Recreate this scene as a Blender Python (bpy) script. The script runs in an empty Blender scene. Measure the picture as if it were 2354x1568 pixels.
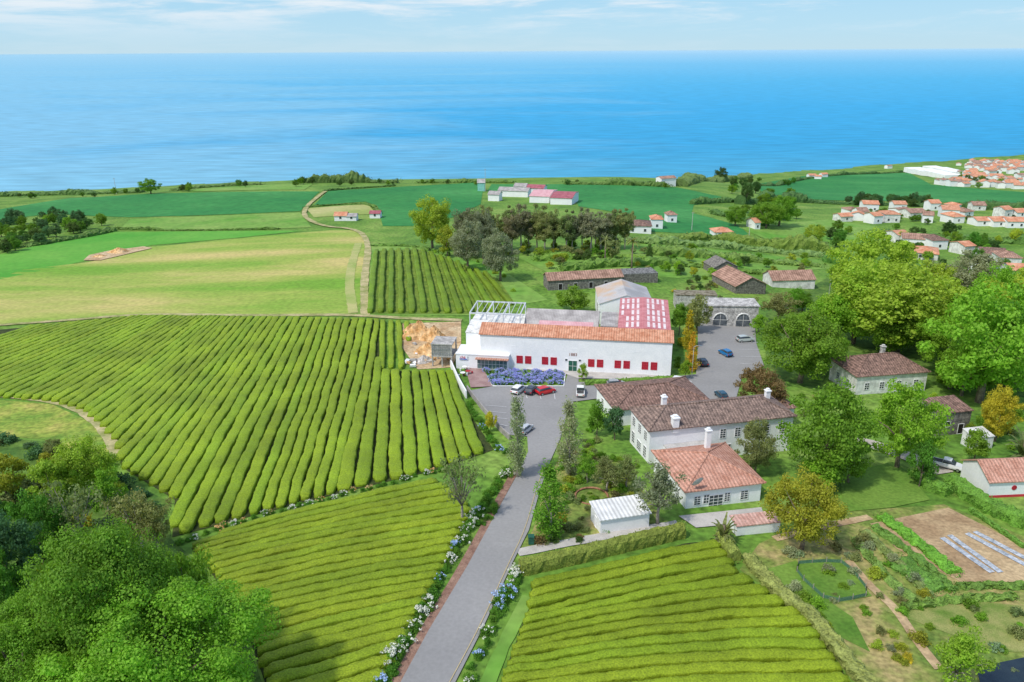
import bpy, bmesh, math, random
import numpy as np
from mathutils import Vector, Matrix
random.seed(7); RNG=np.random.default_rng(11)
sc=bpy.context.scene
COL=sc.collection
# ------------------------------------------------------------------ terrain
PITCH=math.radians(20.02); ROLL=math.radians(0.34); CAMZ=70.0; FPX=1831.0
def dense(pts,n=1800,y0=-60):
    ys=[p[0] for p in pts]; zs=[p[1] for p in pts]; m=[]
    for i in range(len(pts)):
        if i==0: m.append((zs[1]-zs[0])/(ys[1]-ys[0]))
        elif i==len(pts)-1: m.append((zs[-1]-zs[-2])/(ys[-1]-ys[-2]))
        else: m.append((zs[i+1]-zs[i-1])/(ys[i+1]-ys[i-1]))
    out=[];k=0
    for i in range(n+1):
        y=y0+i
        while k<len(pts)-2 and y>ys[k+1]: k+=1
        h=ys[k+1]-ys[k]; t=min(1,max(0,(y-ys[k])/h))
        t2=t*t;t3=t2*t
        out.append((2*t3-3*t2+1)*zs[k]+(t3-2*t2+t)*h*m[k]+(-2*t3+3*t2)*zs[k+1]+(t3-t2)*h*m[k+1])
    return out
ZC=dense([(-60,9),(60,5),(100,3.6),(130,2.2),(170,0),(210,-.6),(250,-1.8),(300,-4.2),(350,-7.5),(450,-14.5),(550,-21.5),(650,-30.5),(750,-42),(850,-62),(1800,-125)])
ZR=dense([(-60,9),(60,5),(100,3.4),(130,1.8),(170,-.8),(210,-3),(250,-7),(300,-11.5),(350,-16),(450,-22),(600,-38),(800,-60),(1000,-80),(1200,-98),(1450,-115),(1800,-119)])
ZL=dense([(-60,9),(60,3),(100,2.5),(130,1.5),(170,-.6),(210,-1.8),(250,-4),(300,-7.5),(350,-11),(450,-18.5),(550,-26.5),(650,-36.5),(750,-49),(850,-68),(1800,-125)])
CO=[(-2,680),(-.3,720),(-.1,760),(.2,780),(.28,960),(.36,1120),(.45,1280),(.55,1420),(.7,1560),(2,1650)]
def sst(a,b,x):
    t=min(1,max(0,(x-a)/(b-a))); return t*t*(3-2*t)
def coast(a):
    for i in range(len(CO)-1):
        if a<=CO[i+1][0]:
            t=(a-CO[i][0])/(CO[i+1][0]-CO[i][0]); return CO[i][1]+t*(CO[i+1][1]-CO[i][1])
    return 1650
def lk(T,y):
    f=y+60
    if f<=0: return T[0]
    if f>=1799: return T[1799]
    i=int(f); t=f-i
    return T[i]*(1-t)+T[i+1]*t
def gz(x,y):
    a=x/max(y,60.0)
    z=lk(ZC,y)
    if a>.12: z+= (lk(ZR,y)-z)*sst(.12,.45,a)
    elif a<-.2: z+=(lk(ZL,y)-z)*sst(.2,.55,-a)
    if y>300: z+=sst(300,600,y)*1.6*math.sin(x*.011+1)*math.sin(y*.009+x*.004)
    if y>600:
        c=coast(a)+12*math.sin(a*90)+6*math.sin(a*210)
        if y>c: z+=(-135-z)*sst(c,c+60,y)
    return z
def ray(px,py):
    u=(px-1177)/FPX; v=(py-784)/FPX
    c,s=math.cos(ROLL),math.sin(ROLL)
    u2=u*c-v*s; v2=v*c+u*s
    return (u2, math.cos(PITCH)-v2*math.sin(PITCH), -math.sin(PITCH)-v2*math.cos(PITCH))
def S(px,py,h=0):
    """survey: world position of a spot of the site seen from the drone"""
    d=ray(px,py); f=lambda y:(CAMZ+d[2]/d[1]*y)-(gz(d[0]/d[1]*y,y)+h)
    lim=coast(d[0]/d[1])-14
    y=30.0
    while y<lim and f(y)>0: y*=1.02
    if y>=lim: return (d[0]/d[1]*lim,lim,gz(d[0]/d[1]*lim,lim))
    lo,hi=y/1.02,y
    for _ in range(18):
        m=(lo+hi)/2
        if f(m)>0: lo=m
        else: hi=m
    y=lo; x=d[0]/d[1]*y
    return (x,y,gz(x,y))
def pxm(x,y,z):
    return FPX/(y*math.cos(PITCH)+(CAMZ-z)*math.sin(PITCH))
# ------------------------------------------------------------------ materials
MC={}
def newmat(name):
    m=bpy.data.materials.new(name); m.use_nodes=True
    nt=m.node_tree; b=nt.nodes['Principled BSDF']; return m,nt,b
def c4(c): return (c[0],c[1],c[2],1)
def M(name,c1,c2,scale=1.0,rough=.85,bump=0,bscale=8,coord='obj',stretch=(1,1,1),spec=.25,fine=.25,wave=None,c3=None,metal=0,rot=0):
    if name in MC: return MC[name]
    m,nt,b=newmat(name); N=nt.nodes; L=nt.links
    if coord=='pos':
        g=N.new('ShaderNodeNewGeometry'); src=g.outputs['Position']
    else:
        g=N.new('ShaderNodeTexCoord'); src=g.outputs['Object']
    mp=N.new('ShaderNodeMapping'); mp.inputs['Scale'].default_value=stretch; mp.inputs['Rotation'].default_value=(0,0,rot); L.new(src,mp.inputs['Vector'])
    n=N.new('ShaderNodeTexNoise'); n.inputs['Scale'].default_value=scale; n.inputs['Detail'].default_value=6; n.inputs['Roughness'].default_value=.6
    L.new(mp.outputs[0],n.inputs['Vector'])
    r=N.new('ShaderNodeValToRGB'); r.color_ramp.elements[0].position=.36; r.color_ramp.elements[1].position=.64
    r.color_ramp.elements[0].color=c4(c1); r.color_ramp.elements[1].color=c4(c2)
    if c3:
        e=r.color_ramp.elements.new(.5); e.color=c4(c3)
    L.new(n.outputs['Fac'],r.inputs['Fac'])
    out=r.outputs['Color']
    if fine:
        n2=N.new('ShaderNodeTexNoise'); n2.inputs['Scale'].default_value=bscale; n2.inputs['Detail'].default_value=4
        L.new(src,n2.inputs['Vector'])
        mr=N.new('ShaderNodeMapRange'); mr.inputs['From Min'].default_value=.3; mr.inputs['From Max'].default_value=.7
        mr.inputs['To Min'].default_value=1-fine; mr.inputs['To Max'].default_value=1+fine
        L.new(n2.outputs['Fac'],mr.inputs['Value'])
        mx=N.new('ShaderNodeVectorMath'); mx.operation='SCALE'; L.new(out,mx.inputs[0]); L.new(mr.outputs[0],mx.inputs['Scale']); out=mx.outputs[0]
    if wave:
        w=N.new('ShaderNodeTexWave'); w.bands_direction=wave[0]; w.inputs['Scale'].default_value=wave[1]; w.inputs['Distortion'].default_value=wave[3] if len(wave)>3 else .3
        L.new(src,w.inputs['Vector'])
        mr=N.new('ShaderNodeMapRange'); mr.inputs['To Min'].default_value=1-wave[2]; mr.inputs['To Max'].default_value=1+wave[2]*.6
        L.new(w.outputs['Fac'],mr.inputs['Value'])
        mx=N.new('ShaderNodeVectorMath'); mx.operation='SCALE'; L.new(out,mx.inputs[0]); L.new(mr.outputs[0],mx.inputs['Scale']); out=mx.outputs[0]
    L.new(out,b.inputs['Base Color'])
    if bump:
        n3=N.new('ShaderNodeTexNoise'); n3.inputs['Scale'].default_value=bscale; n3.inputs['Detail'].default_value=5; L.new(src,n3.inputs['Vector'])
        bp=N.new('ShaderNodeBump'); bp.inputs['Strength'].default_value=bump; bp.inputs['Distance'].default_value=.15; L.new(n3.outputs['Fac'],bp.inputs['Height']); L.new(bp.outputs[0],b.inputs['Normal'])
    b.inputs['Roughness'].default_value=rough; b.inputs['Specular IOR Level'].default_value=spec; b.inputs['Metallic'].default_value=metal
    MC[name]=m; return m
def colmat(name,rough,spec,fol,scale=.5,fscale=3.0,lo=.45,hi=1.5,coat=0,bump=0,trans=0):
    m,nt,b=newmat(name); N=nt.nodes; L=nt.links
    oi=N.new('ShaderNodeObjectInfo'); out=oi.outputs['Color']
    if fol:
        g=N.new('ShaderNodeNewGeometry')
        for s,(l,h),nm in ((scale,(.78,1.25),0),(fscale,(lo,hi),1)):
            n=N.new('ShaderNodeTexNoise'); n.inputs['Scale'].default_value=s; n.inputs['Detail'].default_value=3; L.new(g.outputs['Position'],n.inputs['Vector'])
            mr=N.new('ShaderNodeMapRange'); mr.inputs['From Min'].default_value=.3; mr.inputs['From Max'].default_value=.7; mr.inputs['To Min'].default_value=l; mr.inputs['To Max'].default_value=h
            L.new(n.outputs['Fac'],mr.inputs['Value'])
            mx=N.new('ShaderNodeVectorMath'); mx.operation='SCALE'; L.new(out,mx.inputs[0]); L.new(mr.outputs[0],mx.inputs['Scale']); out=mx.outputs[0]
        if bump:
            bp=N.new('ShaderNodeBump'); bp.inputs['Strength'].default_value=bump; bp.inputs['Distance'].default_value=.2; L.new(n.outputs['Fac'],bp.inputs['Height']); L.new(bp.outputs[0],b.inputs['Normal'])
    L.new(out,b.inputs['Base Color']); b.inputs['Roughness'].default_value=rough; b.inputs['Specular IOR Level'].default_value=spec
    if coat: b.inputs['Coat Weight'].default_value=coat
    if trans:
        t=N.new('ShaderNodeBsdfTranslucent'); sc2=N.new('ShaderNodeVectorMath'); sc2.operation='MULTIPLY'; sc2.inputs[1].default_value=(1.45,1.4,.8); L.new(out,sc2.inputs[0]); L.new(sc2.outputs[0],t.inputs['Color'])
        ms=N.new('ShaderNodeMixShader'); ms.inputs[0].default_value=trans; L.new(b.outputs[0],ms.inputs[1]); L.new(t.outputs[0],ms.inputs[2]); L.new(ms.outputs[0],N['Material Output'].inputs['Surface'])
    return m
FOL=colmat('foliage',.6,.2,True,lo=.68,hi=1.32,trans=.42)
TEA=colmat('tea_foliage',.65,.2,True,scale=.1,fscale=5,lo=.66,hi=1.34,bump=.6)
HEDGE=colmat('hedge_foliage',.65,.2,True,scale=.6,fscale=4,lo=.6,hi=1.4,bump=.8)
PAINT=colmat('car_paint',.25,.5,False,coat=.5)
BARK=M('bark',(.14,.11,.08),(.28,.22,.16),3,coord='obj')
BARKG=M('bark_grey',(.26,.23,.19),(.42,.37,.32),3)
WHITE=M('white_plaster',(.78,.79,.81),(.86,.86,.87),.5,.8,fine=.05,bscale=3)
OLDW=M('old_plaster',(.52,.52,.5),(.82,.82,.8),.6,.9,fine=.13,bscale=2)
STONE=M('dark_stone',(.09,.085,.08),(.28,.26,.23),1.6,.95,bump=.5,fine=.4)
GSTONE=M('grey_stone',(.26,.25,.24),(.6,.58,.55),1.0,.95,bump=.4,fine=.3,bscale=4)
CONC=M('concrete',(.4,.39,.37),(.56,.54,.52),.6,.9,fine=.12)
RT_OR=M('roof_tile_orange',(.44,.18,.1),(.64,.34,.22),.8,.85,fine=.25,bscale=5,wave=('X',.55,.22))
RT_TC=M('roof_tile_terracotta',(.40,.19,.13),(.56,.31,.23),.8,.85,fine=.35,bscale=6,wave=('X',.55,.25))
RT_BR=M('roof_tile_brown',(.12,.075,.06),(.31,.19,.15),1.2,.9,fine=.5,bscale=5,wave=('X',.55,.3))
RT_GB=M('roof_tile_greybrown',(.14,.10,.085),(.30,.21,.17),1.2,.9,fine=.5,bscale=5,wave=('X',.55,.3))
RT_RU=M('roof_rusty',(.24,.14,.1),(.46,.28,.21),.5,.9,fine=.35,bscale=4,wave=('X',.4,.25))
RT_VI=M('roof_village',(.5,.2,.11),(.66,.35,.22),.3,.85,fine=.25,bscale=2)
R_RED=M('roof_red_sheet',(.46,.15,.16),(.6,.25,.26),.5,.7,fine=.12,wave=('X',.8,.12))
R_PINK=M('roof_pink_sheet',(.6,.3,.32),(.7,.42,.43),.5,.6,fine=.1,wave=('X',.8,.12))
R_GREY=M('roof_grey_sheet',(.28,.26,.25),(.48,.45,.43),.4,.8,fine=.2,wave=('X',.8,.15))
R_WHITE=M('roof_white_corrugated',(.6,.6,.58),(.8,.8,.78),.5,.5,fine=.08,wave=('X',.5,.25,0))
PANELW=M('skylight_sheet',(.66,.52,.52),(.8,.72,.71),.8,.6,fine=.15)
GLASS=M('window_glass',(.03,.04,.05),(.08,.1,.12),.7,.12,spec=.6,fine=0)
GLASSG=M('green_glass',(.06,.12,.12),(.16,.25,.25),.7,.15,spec=.6,fine=0)
WINRED=M('red_shutter',(.36,.015,.03),(.45,.03,.05),2,.5,fine=.1)
REDF=M('red_frame',(.5,.03,.05),(.55,.05,.07),2,.5,fine=.05)
WF=M('white_frame',(.75,.75,.75),(.8,.8,.8),2,.5,fine=.02)
DARK=M('dark_opening',(.015,.013,.012),(.03,.028,.025),1,.9,fine=0)
DGREEN=M('dark_green_paint',(.02,.09,.06),(.03,.13,.09),1,.5,fine=0)
STEEL=M('steel_blue_grey',(.14,.18,.22),(.22,.26,.3),2,.5,metal=.1)
STEELW=M('steel_pale',(.5,.54,.58),(.66,.68,.7),1,.5,fine=.1)
BLACKR=M('rubber',(.015,.015,.015),(.03,.03,.03),3,.8,fine=0)
RIM=M('rim',(.5,.5,.5),(.6,.6,.6),3,.3,metal=.8,fine=0)
LAMPW=M('headlight_lens',(.7,.7,.7),(.85,.85,.85),3,.2,fine=0)
LAMPR=M('taillight_lens',(.4,.01,.01),(.5,.02,.02),3,.3,fine=0)
FLW=M('flowers_white',(.6,.62,.48),(.85,.85,.78),8,.8,coord='pos')
FLB=M('flowers_blue',(.25,.4,.7),(.52,.64,.86),2,.8,coord='pos')
FLV=M('flowers_violet',(.24,.28,.7),(.5,.52,.86),2,.8,coord='pos')
FLY=M('flowers_yellow',(.7,.3,.03),(.85,.7,.4),2,.8,coord='pos')
ASPH=M('asphalt',(.25,.245,.24),(.30,.293,.285),.06,.9,coord='pos',fine=.07,bscale=2.2)
GRAVR=M('red_gravel',(.2,.11,.08),(.34,.21,.15),.8,.95,coord='pos',fine=.3)
PAVR=M('red_paving',(.28,.17,.16),(.38,.26,.24),.5,.9,coord='pos',fine=.15)
PAVC=M('light_paving',(.4,.38,.35),(.52,.49,.45),.5,.9,coord='pos',fine=.12)
MARK=M('marking_white',(.5,.5,.5),(.75,.75,.75),2,.8,coord='pos',fine=.1)
MARKY=M('marking_yellow',(.46,.37,.18),(.54,.44,.25),2,.8,coord='pos',fine=.1)
DIRT=M('dirt',(.4,.26,.14),(.58,.45,.28),.2,.95,coord='pos',fine=.3,bscale=1.5)
PATH=M('grassy_dirt',(.24,.26,.08),(.5,.42,.23),.25,.95,coord='pos',fine=.2,bscale=1.5)
MOUND=M('excavated_soil',(.52,.28,.1),(.7,.5,.28),.3,.95,bump=.8,bscale=1.5,fine=.35)
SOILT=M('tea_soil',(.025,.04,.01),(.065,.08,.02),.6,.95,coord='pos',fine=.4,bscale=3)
GROUND=M('rough_grass',(.08,.18,.022),(.20,.30,.055),.05,.9,coord='pos',fine=.38,bscale=.9,bump=.4,c3=(.13,.25,.032))
FMOWN=M('mown_field',(.16,.32,.03),(.50,.42,.15),.018,.9,coord='pos',fine=.18,bscale=.8,stretch=(.5,1.6,1),c3=(.3,.37,.07),rot=.12)
FVIV=M('vivid_grass',(.07,.3,.025),(.14,.36,.045),.02,.9,coord='pos',fine=.12,bscale=.5)
FDARK=M('dark_crop',(.022,.18,.04),(.055,.25,.06),.012,.9,coord='pos',fine=.2,bscale=.25,c3=(.034,.21,.045))
FLIGHT=M('light_crop',(.11,.28,.03),(.22,.34,.07),.03,.9,coord='pos',fine=.2,bscale=.4)
FPALE=M('pale_pasture',(.27,.34,.08),(.44,.42,.17),.03,.9,coord='pos',fine=.14,bscale=.4)
MEAD=M('rough_meadow',(.14,.25,.03),(.40,.36,.09),.12,.9,coord='pos',fine=.35,bscale=1.2,bump=.5,c3=(.26,.32,.05))
LAWN=M('lawn',(.08,.18,.02),(.16,.27,.04),.12,.9,coord='pos',fine=.2,bscale=2)
GARD=M('garden_ground',(.10,.18,.03),(.36,.29,.12),.14,.95,coord='pos',fine=.35,bscale=1.5,c3=(.19,.24,.05))
WOODF=M('woodland_floor',(.05,.12,.018),(.13,.22,.035),.2,.95,coord='pos',fine=.35,bscale=1)
SOIL=M('tilled_soil',(.33,.22,.12),(.5,.37,.21),.2,.95,coord='pos',fine=.25,bscale=2)
PLAST=M('plastic_mulch',(.3,.34,.38),(.5,.52,.55),1,.5,coord='pos',fine=.4,bscale=3)
POOL=M('pond_water',(.01,.02,.03),(.02,.035,.045),.5,.08,coord='pos',spec=.5,fine=0)
# ------------------------------------------------------------------ mesh helpers
def mesh(name,V,F,mats,smooth=False,mi=None):
    me=bpy.data.meshes.new(name); me.from_pydata(V,[],F)
    for m in (mats if isinstance(mats,(list,tuple)) else [mats]): me.materials.append(m)
    if mi: me.polygons.foreach_set('material_index',mi)
    if smooth: me.polygons.foreach_set('use_smooth',[True]*len(me.polygons))
    me.update(); return me
def obj(name,me,parent=None,loc=None,rot=None,label=None,cat=None,group=None,kind=None,color=None):
    o=bpy.data.objects.new(name,me); COL.objects.link(o)
    if parent: o.parent=parent
    if loc: o.location=loc
    if rot: o.rotation_euler=rot
    if label: o['label']=label
    if cat: o['category']=cat
    if group: o['group']=group
    if kind: o['kind']=kind
    if color: o.color=(color[0],color[1],color[2],1)
    return o
def abox(V,F,x0,x1,y0,y1,z0,z1):
    b=len(V); V+= [(x0,y0,z0),(x1,y0,z0),(x1,y1,z0),(x0,y1,z0),(x0,y0,z1),(x1,y0,z1),(x1,y1,z1),(x0,y1,z1)]
    F+= [(b+3,b+2,b+1,b),(b+4,b+5,b+6,b+7),(b,b+1,b+5,b+4),(b+1,b+2,b+6,b+5),(b+2,b+3,b+7,b+6),(b+3,b,b+4,b+7)]
def tube(V,F,pts,rad,n=7):
    b=len(V)
    for i,(p,r) in enumerate(zip(pts,rad)):
        d=Vector(pts[min(i+1,len(pts)-1)])-Vector(pts[max(i-1,0)]); d.normalize()
        a=d.orthogonal().normalized() if abs(d.z)<.99 else Vector((1,0,0)); c=d.cross(a)
        for k in range(n):
            t=2*math.pi*k/n; q=Vector(p)+a*math.cos(t)*r+c*math.sin(t)*r; V.append(tuple(q))
    for i in range(len(pts)-1):
        for k in range(n):
            F.append((b+i*n+k,b+i*n+(k+1)%n,b+(i+1)*n+(k+1)%n,b+(i+1)*n+k))
    F.append(tuple(b+k for k in range(n))[::-1]); F.append(tuple(b+(len(pts)-1)*n+k for k in range(n)))
def quadmesh(name,Vn,mats):
    n=len(Vn); me=bpy.data.meshes.new(name)
    me.vertices.add(n*4); me.vertices.foreach_set('co',np.asarray(Vn,dtype=np.float32).reshape(-1))
    me.loops.add(n*4); me.loops.foreach_set('vertex_index',np.arange(n*4,dtype=np.int32))
    me.polygons.add(n); me.polygons.foreach_set('loop_start',np.arange(0,n*4,4,dtype=np.int32))
    for m in (mats if isinstance(mats,(list,tuple)) else [mats]): me.materials.append(m)
    me.update(calc_edges=True); me.validate(); return me
def leaves(C,Rd,n,size,jit=.7,rmin=.65,rng=RNG,up=.25,sv=.4):
    C=np.asarray(C,float); Rd=np.asarray(Rd,float)
    if Rd.ndim==1: Rd=np.repeat(Rd[:,None],3,1)
    m=len(C); d=rng.normal(size=(m*n,3)); d/=np.linalg.norm(d,axis=1)[:,None]
    r=rng.uniform(rmin,1.12,size=(m*n,1))
    P=np.repeat(C,n,0)+d*r*np.repeat(Rd,n,0)
    nn=d+rng.normal(size=d.shape)*jit; nn[:,2]+=up; nn/=np.linalg.norm(nn,axis=1)[:,None]
    a=np.cross(nn,rng.normal(size=d.shape)); a/=np.linalg.norm(a,axis=1)[:,None]; b=np.cross(nn,a)
    s=(size*rng.uniform(1-sv,1+sv,size=(m*n,1)))
    a=a*s*.5; b=b*s*.5*.75
    return np.stack([P-a-b*.4,P+b-a*.1,P+a+b*.3,P-b+a*.1],1)
# ------------------------------------------------------------------ tree prototypes
PROTO={}
def blobs_ell(nb,h,R,zc,rz,rlo,rhi,rnd,shell=.5,zlow=-.8):
    C=[];Q=[]; p1,p2=rnd.uniform(0,6),rnd.uniform(0,6)
    while len(C)<nb:
        v=Vector((rnd.gauss(0,1),rnd.gauss(0,1),rnd.gauss(0,1))).normalized()*rnd.uniform(shell,1)
        r=rnd.uniform(rlo,rhi)*R
        if v.z<zlow: continue
        th=math.atan2(v.y,v.x); k=1+.18*math.sin(2*th+p1+v.z*2)+.12*math.sin(5*th+p2)
        C.append((v.x*(R-r)*k,v.y*(R-r)*k,zc+v.z*(rz-r*.7)*(1+.12*math.sin(3*th+p2)))); Q.append((r*rnd.uniform(.8,1.2),r*rnd.uniform(.8,1.2),r*rnd.uniform(.55,.85)))
    return C,Q
def trunk_mesh(C,h,lo,r0,mat,rnd,nl=7,curve=.3):
    V=[];F=[]; top=h*lo
    p=[(0,0,-.6),(rnd.uniform(-curve,curve)*.5,rnd.uniform(-curve,curve)*.5,top*.5),(rnd.uniform(-curve,curve),rnd.uniform(-curve,curve),top),(0,0,min(h*.75,top*1.6))]
    tube(V,F,p,[r0*1.3,r0,r0*.8,r0*.35],8)
    for c in rnd.sample(C,min(nl,len(C))):
        s=Vector(p[2])*rnd.uniform(.85,1.1); e=Vector(c); m=(s+e)/2+Vector((0,0,rnd.uniform(.0,.5)))
        tube(V,F,[tuple(s),tuple(m),tuple(e)],[r0*.5,r0*.3,r0*.1],5)
    return mesh('trunk',V,F,mat,True)
def mkproto(key,h,R,nb,nl,leaf,zc,rz,rlo,rhi,lo,r0,seed,shell=.5,bark=None,nlimb=7,jit=.55,rmin=.65,zlow=-.8):
    rnd=random.Random(seed); rg=np.random.default_rng(seed)
    C,Q=blobs_ell(nb,h,R,zc,rz,rlo,rhi,rnd,shell,zlow)
    A=leaves(C,Q,nl,leaf,jit,rmin,rg)
    PROTO[key]=(h,R,[('crown',quadmesh('crown',A,FOL)),('trunk',trunk_mesh(C,h,lo,r0,bark or BARK,rnd,nlimb))])
for i in range(4):
    mkproto('broad%d'%i,10,5,100,150,.25,5.3,4.8,.11,.27,.3,.26,20+i,.55,jit=.55,rmin=.5)
    mkproto('small%d'%i,6,3,34,130,.26,3.2,2.9,.15,.36,.28,.15,40+i,rmin=.5)
mkproto('big0',10,5,150,560,.125,5.4,4.6,.11,.27,.35,.35,61,.72,jit=.45,rmin=.6)
mkproto('big1',10,5,150,560,.125,5.3,4.7,.11,.27,.35,.35,62,.72,jit=.45,rmin=.6)
for i in range(2):
    mkproto('sparse%d'%i,7,4,40,30,.26,4.4,2.4,.12,.26,.25,.18,70+i,.3,BARKG,30,rmin=.2)
    mkproto('airy%d'%i,8,4,60,70,.26,4.6,3.3,.14,.26,.3,.2,75+i,.2,BARKG,18,rmin=.3)
    mkproto('tall%d'%i,14,5,64,150,.34,8.4,5.8,.14,.3,.4,.28,80+i,.3,BARKG,12,rmin=.4,zlow=-.75)
def col_proto(key,h,R,seed,nb=56):
    rnd=random.Random(seed); rg=np.random.default_rng(seed); C=[];Q=[]
    for i in range(nb):
        t=rnd.uniform(.03,.95); rr=R*(math.sin(math.pi*(t*.8+.16))**.6)*.85; a=rnd.uniform(0,6.28); q=rnd.uniform(.25,.45)*R
        C.append((math.cos(a)*rr*rnd.random(),math.sin(a)*rr*rnd.random(),t*h)); Q.append((q,q,q*2.2))
    PROTO[key]=(h,R,[('crown',quadmesh('crown',leaves(C,Q,80,.26,.9,.4,rg),FOL)),('trunk',trunk_mesh(C,h,.3,.22,BARKG,rnd,6))])
col_proto('column0',14,2,90); col_proto('column1',14,2,91)
def con_proto(key,h,R,seed,tiers=13):
    rnd=random.Random(seed); rg=np.random.default_rng(seed); C=[];Q=[]
    for i in range(tiers):
        t=i/(tiers-1); z=h*(.08+.88*t); rr=R*(1-t*.72)*rnd.uniform(.65,1.2); k=max(3,int(9*(1-t*.6)))
        for j in range(k):
            a=6.28*j/k+rnd.random(); s2=rnd.uniform(.7,1.2)
            for s in (.35,.75):
                C.append((math.cos(a)*rr*s*s2,math.sin(a)*rr*s*s2,z-.1*s*rr+rnd.uniform(-.3,.3))); q=rr*.3; Q.append((q,q,q*.5+.15))
    PROTO[key]=(h,R,[('crown',quadmesh('crown',leaves(C,Q,34,.25,.8,.3,rg),FOL)),('trunk',trunk_mesh(C,h,.55,.16,BARK,rnd,0))])
con_proto('conifer0',9,2.6,95); con_proto('conifer1',9,2.6,96)
def palm_proto(key,h,R,seed,nf=26):
    rnd=random.Random(seed); Q=[]
    for i in range(nf):
        a=rnd.uniform(0,6.28); el=rnd.uniform(-.2,1.2); d=Vector((math.cos(a)*math.cos(el),math.sin(a)*math.cos(el),math.sin(el))); side=Vector((-math.sin(a),math.cos(a),0))
        p=Vector((0,0,h-R*.2)) if h>3 else Vector((0,0,.2)); n=6; L_=R/n*1.1
        for k in range(n):
            q=p+d*L_; w=.26*(1-k/n)+.05
            Q.append([p-side*w,p+side*w,q+side*w*.8,q-side*w*.8]); p=q; d=(d+Vector((0,0,-.22))).normalized()
    V=[];F=[]; tube(V,F,[(0,0,-.5),(.05,0,h*.3),(0,0,h*.6 if h<3 else h-R*.15)],[.28,.2,.2],7)
    PROTO[key]=(h,R,[('crown',quadmesh('crown',np.array([[tuple(v) for v in q] for q in Q]),FOL)),('trunk',mesh('trunk',V,F,BARK,True))])
palm_proto('palm0',7,2.4,97); palm_proto('agave0',1.6,1.5,98,44)
SHR=[]
for i in range(6):
    rnd=random.Random(100+i); C=[];Q=[]
    for k in range(20):
        a=rnd.uniform(0,6.28); rr=rnd.uniform(0,.75); q=rnd.uniform(.18,.38); C.append((math.cos(a)*rr,math.sin(a)*rr,rnd.uniform(.15,.95-rr*.6))); Q.append((q,q,q*.8))
    SHR.append(quadmesh('shrub',leaves(C,Q,70,.12,.6,.6,np.random.default_rng(100+i)),FOL))
GREENS={'green':(.17,.32,.03),'deep':(.11,.26,.03),'lime':(.31,.44,.045),'yellowgreen':(.33,.38,.04),'dark':(.09,.17,.04),'blueg':(.09,.19,.075),
 'olive':(.24,.28,.1),'greygreen':(.3,.36,.2),'brown':(.25,.245,.14),'greybrown':(.26,.28,.17),'bronze':(.25,.19,.08),'yellow':(.52,.46,.04),'orange':(.52,.38,.04),'bright':(.23,.41,.035)}
KINDN={'broad':'broadleaf_tree','small':'garden_tree','big':'broadleaf_tree','sparse':'bare_branched_tree','airy':'airy_tree','tall':'tall_trunk_tree','column':'columnar_tree','conifer':'conifer_tree','palm':'palm_tree','agave':'agave_plant'}
WORDC={'green':'leafy green','deep':'dense deep green','lime':'light lime-green','yellowgreen':'yellow-green','dark':'dark green','blueg':'dark blue-green','olive':'dull olive','greygreen':'silvery grey-green','brown':'brownish dry','greybrown':'grey-brown','bronze':'bronze-leaved','yellow':'golden yellow','orange':'orange-yellow','bright':'bright green'}
def vary(c,r=.12):
    k=1+random.uniform(-r,r); return (c[0]*k*(1+random.uniform(-r,r)),c[1]*k,c[2]*k)
def place(key,x,y,z,sx,sz,color,name,label,cat,group=None,rot=None):
    h,R,parts=PROTO[key]
    root=obj(name,None,None,(x,y,z),(0,0,random.uniform(0,6.28) if rot is None else rot),label,cat,group)
    root.empty_display_size=.3; root.scale=(sx,sx,sz)
    for pn,me in parts: obj(pn,me,root,color=color if pn=='crown' else None)
    return root
def tree(cx,top,bot,w,kind,col,extra='',group=None,var=None):
    x,y,z=S(cx,bot)
    d=ray(cx,top); tz=CAMZ+d[2]/d[1]*y
    h=max(1.2,tz-z); R=w/2/pxm(x,y,z+h*.5)
    keys=[k for k in PROTO if k.startswith(kind)]
    key=keys[(var if var is not None else random.randrange(99))%len(keys)]
    H0,R0,_=PROTO[key]; nm=KINDN[kind]
    return place(key,x,y,z,R/R0,h/H0,vary(GREENS[col]),nm,WORDC[col]+' '+nm.replace('_',' ')+' '+(extra or 'growing on the grassy slope'),'tree' if kind!='agave' else 'plant',group)
def shrub(x,y,r,h,color,label='rounded green garden shrub on the ground',group=None,name='shrub'):
    o=obj(name,random.choice(SHR),None,(x,y,gz(x,y)-.05),(0,0,random.uniform(0,6.28)),label,'shrub',group,color=vary(color,.18)); o.scale=(r,r,h); return o
def pip(x,y,P):
    c=False;j=len(P)-1
    for i in range(len(P)):
        if (P[i][1]>y)!=(P[j][1]>y) and x<(P[j][0]-P[i][0])*(y-P[i][1])/(P[j][1]-P[i][1])+P[i][0]: c=not c
        j=i
    return c
def scatter(poly,n,fn):
    P=[S(*p)[:2] for p in poly]; xs=[p[0] for p in P]; ys=[p[1] for p in P]; k=0;t=0
    while k<n and t<n*60:
        t+=1; x=random.uniform(min(xs),max(xs)); y=random.uniform(min(ys),max(ys))
        if pip(x,y,P): fn(x,y); k+=1
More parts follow.
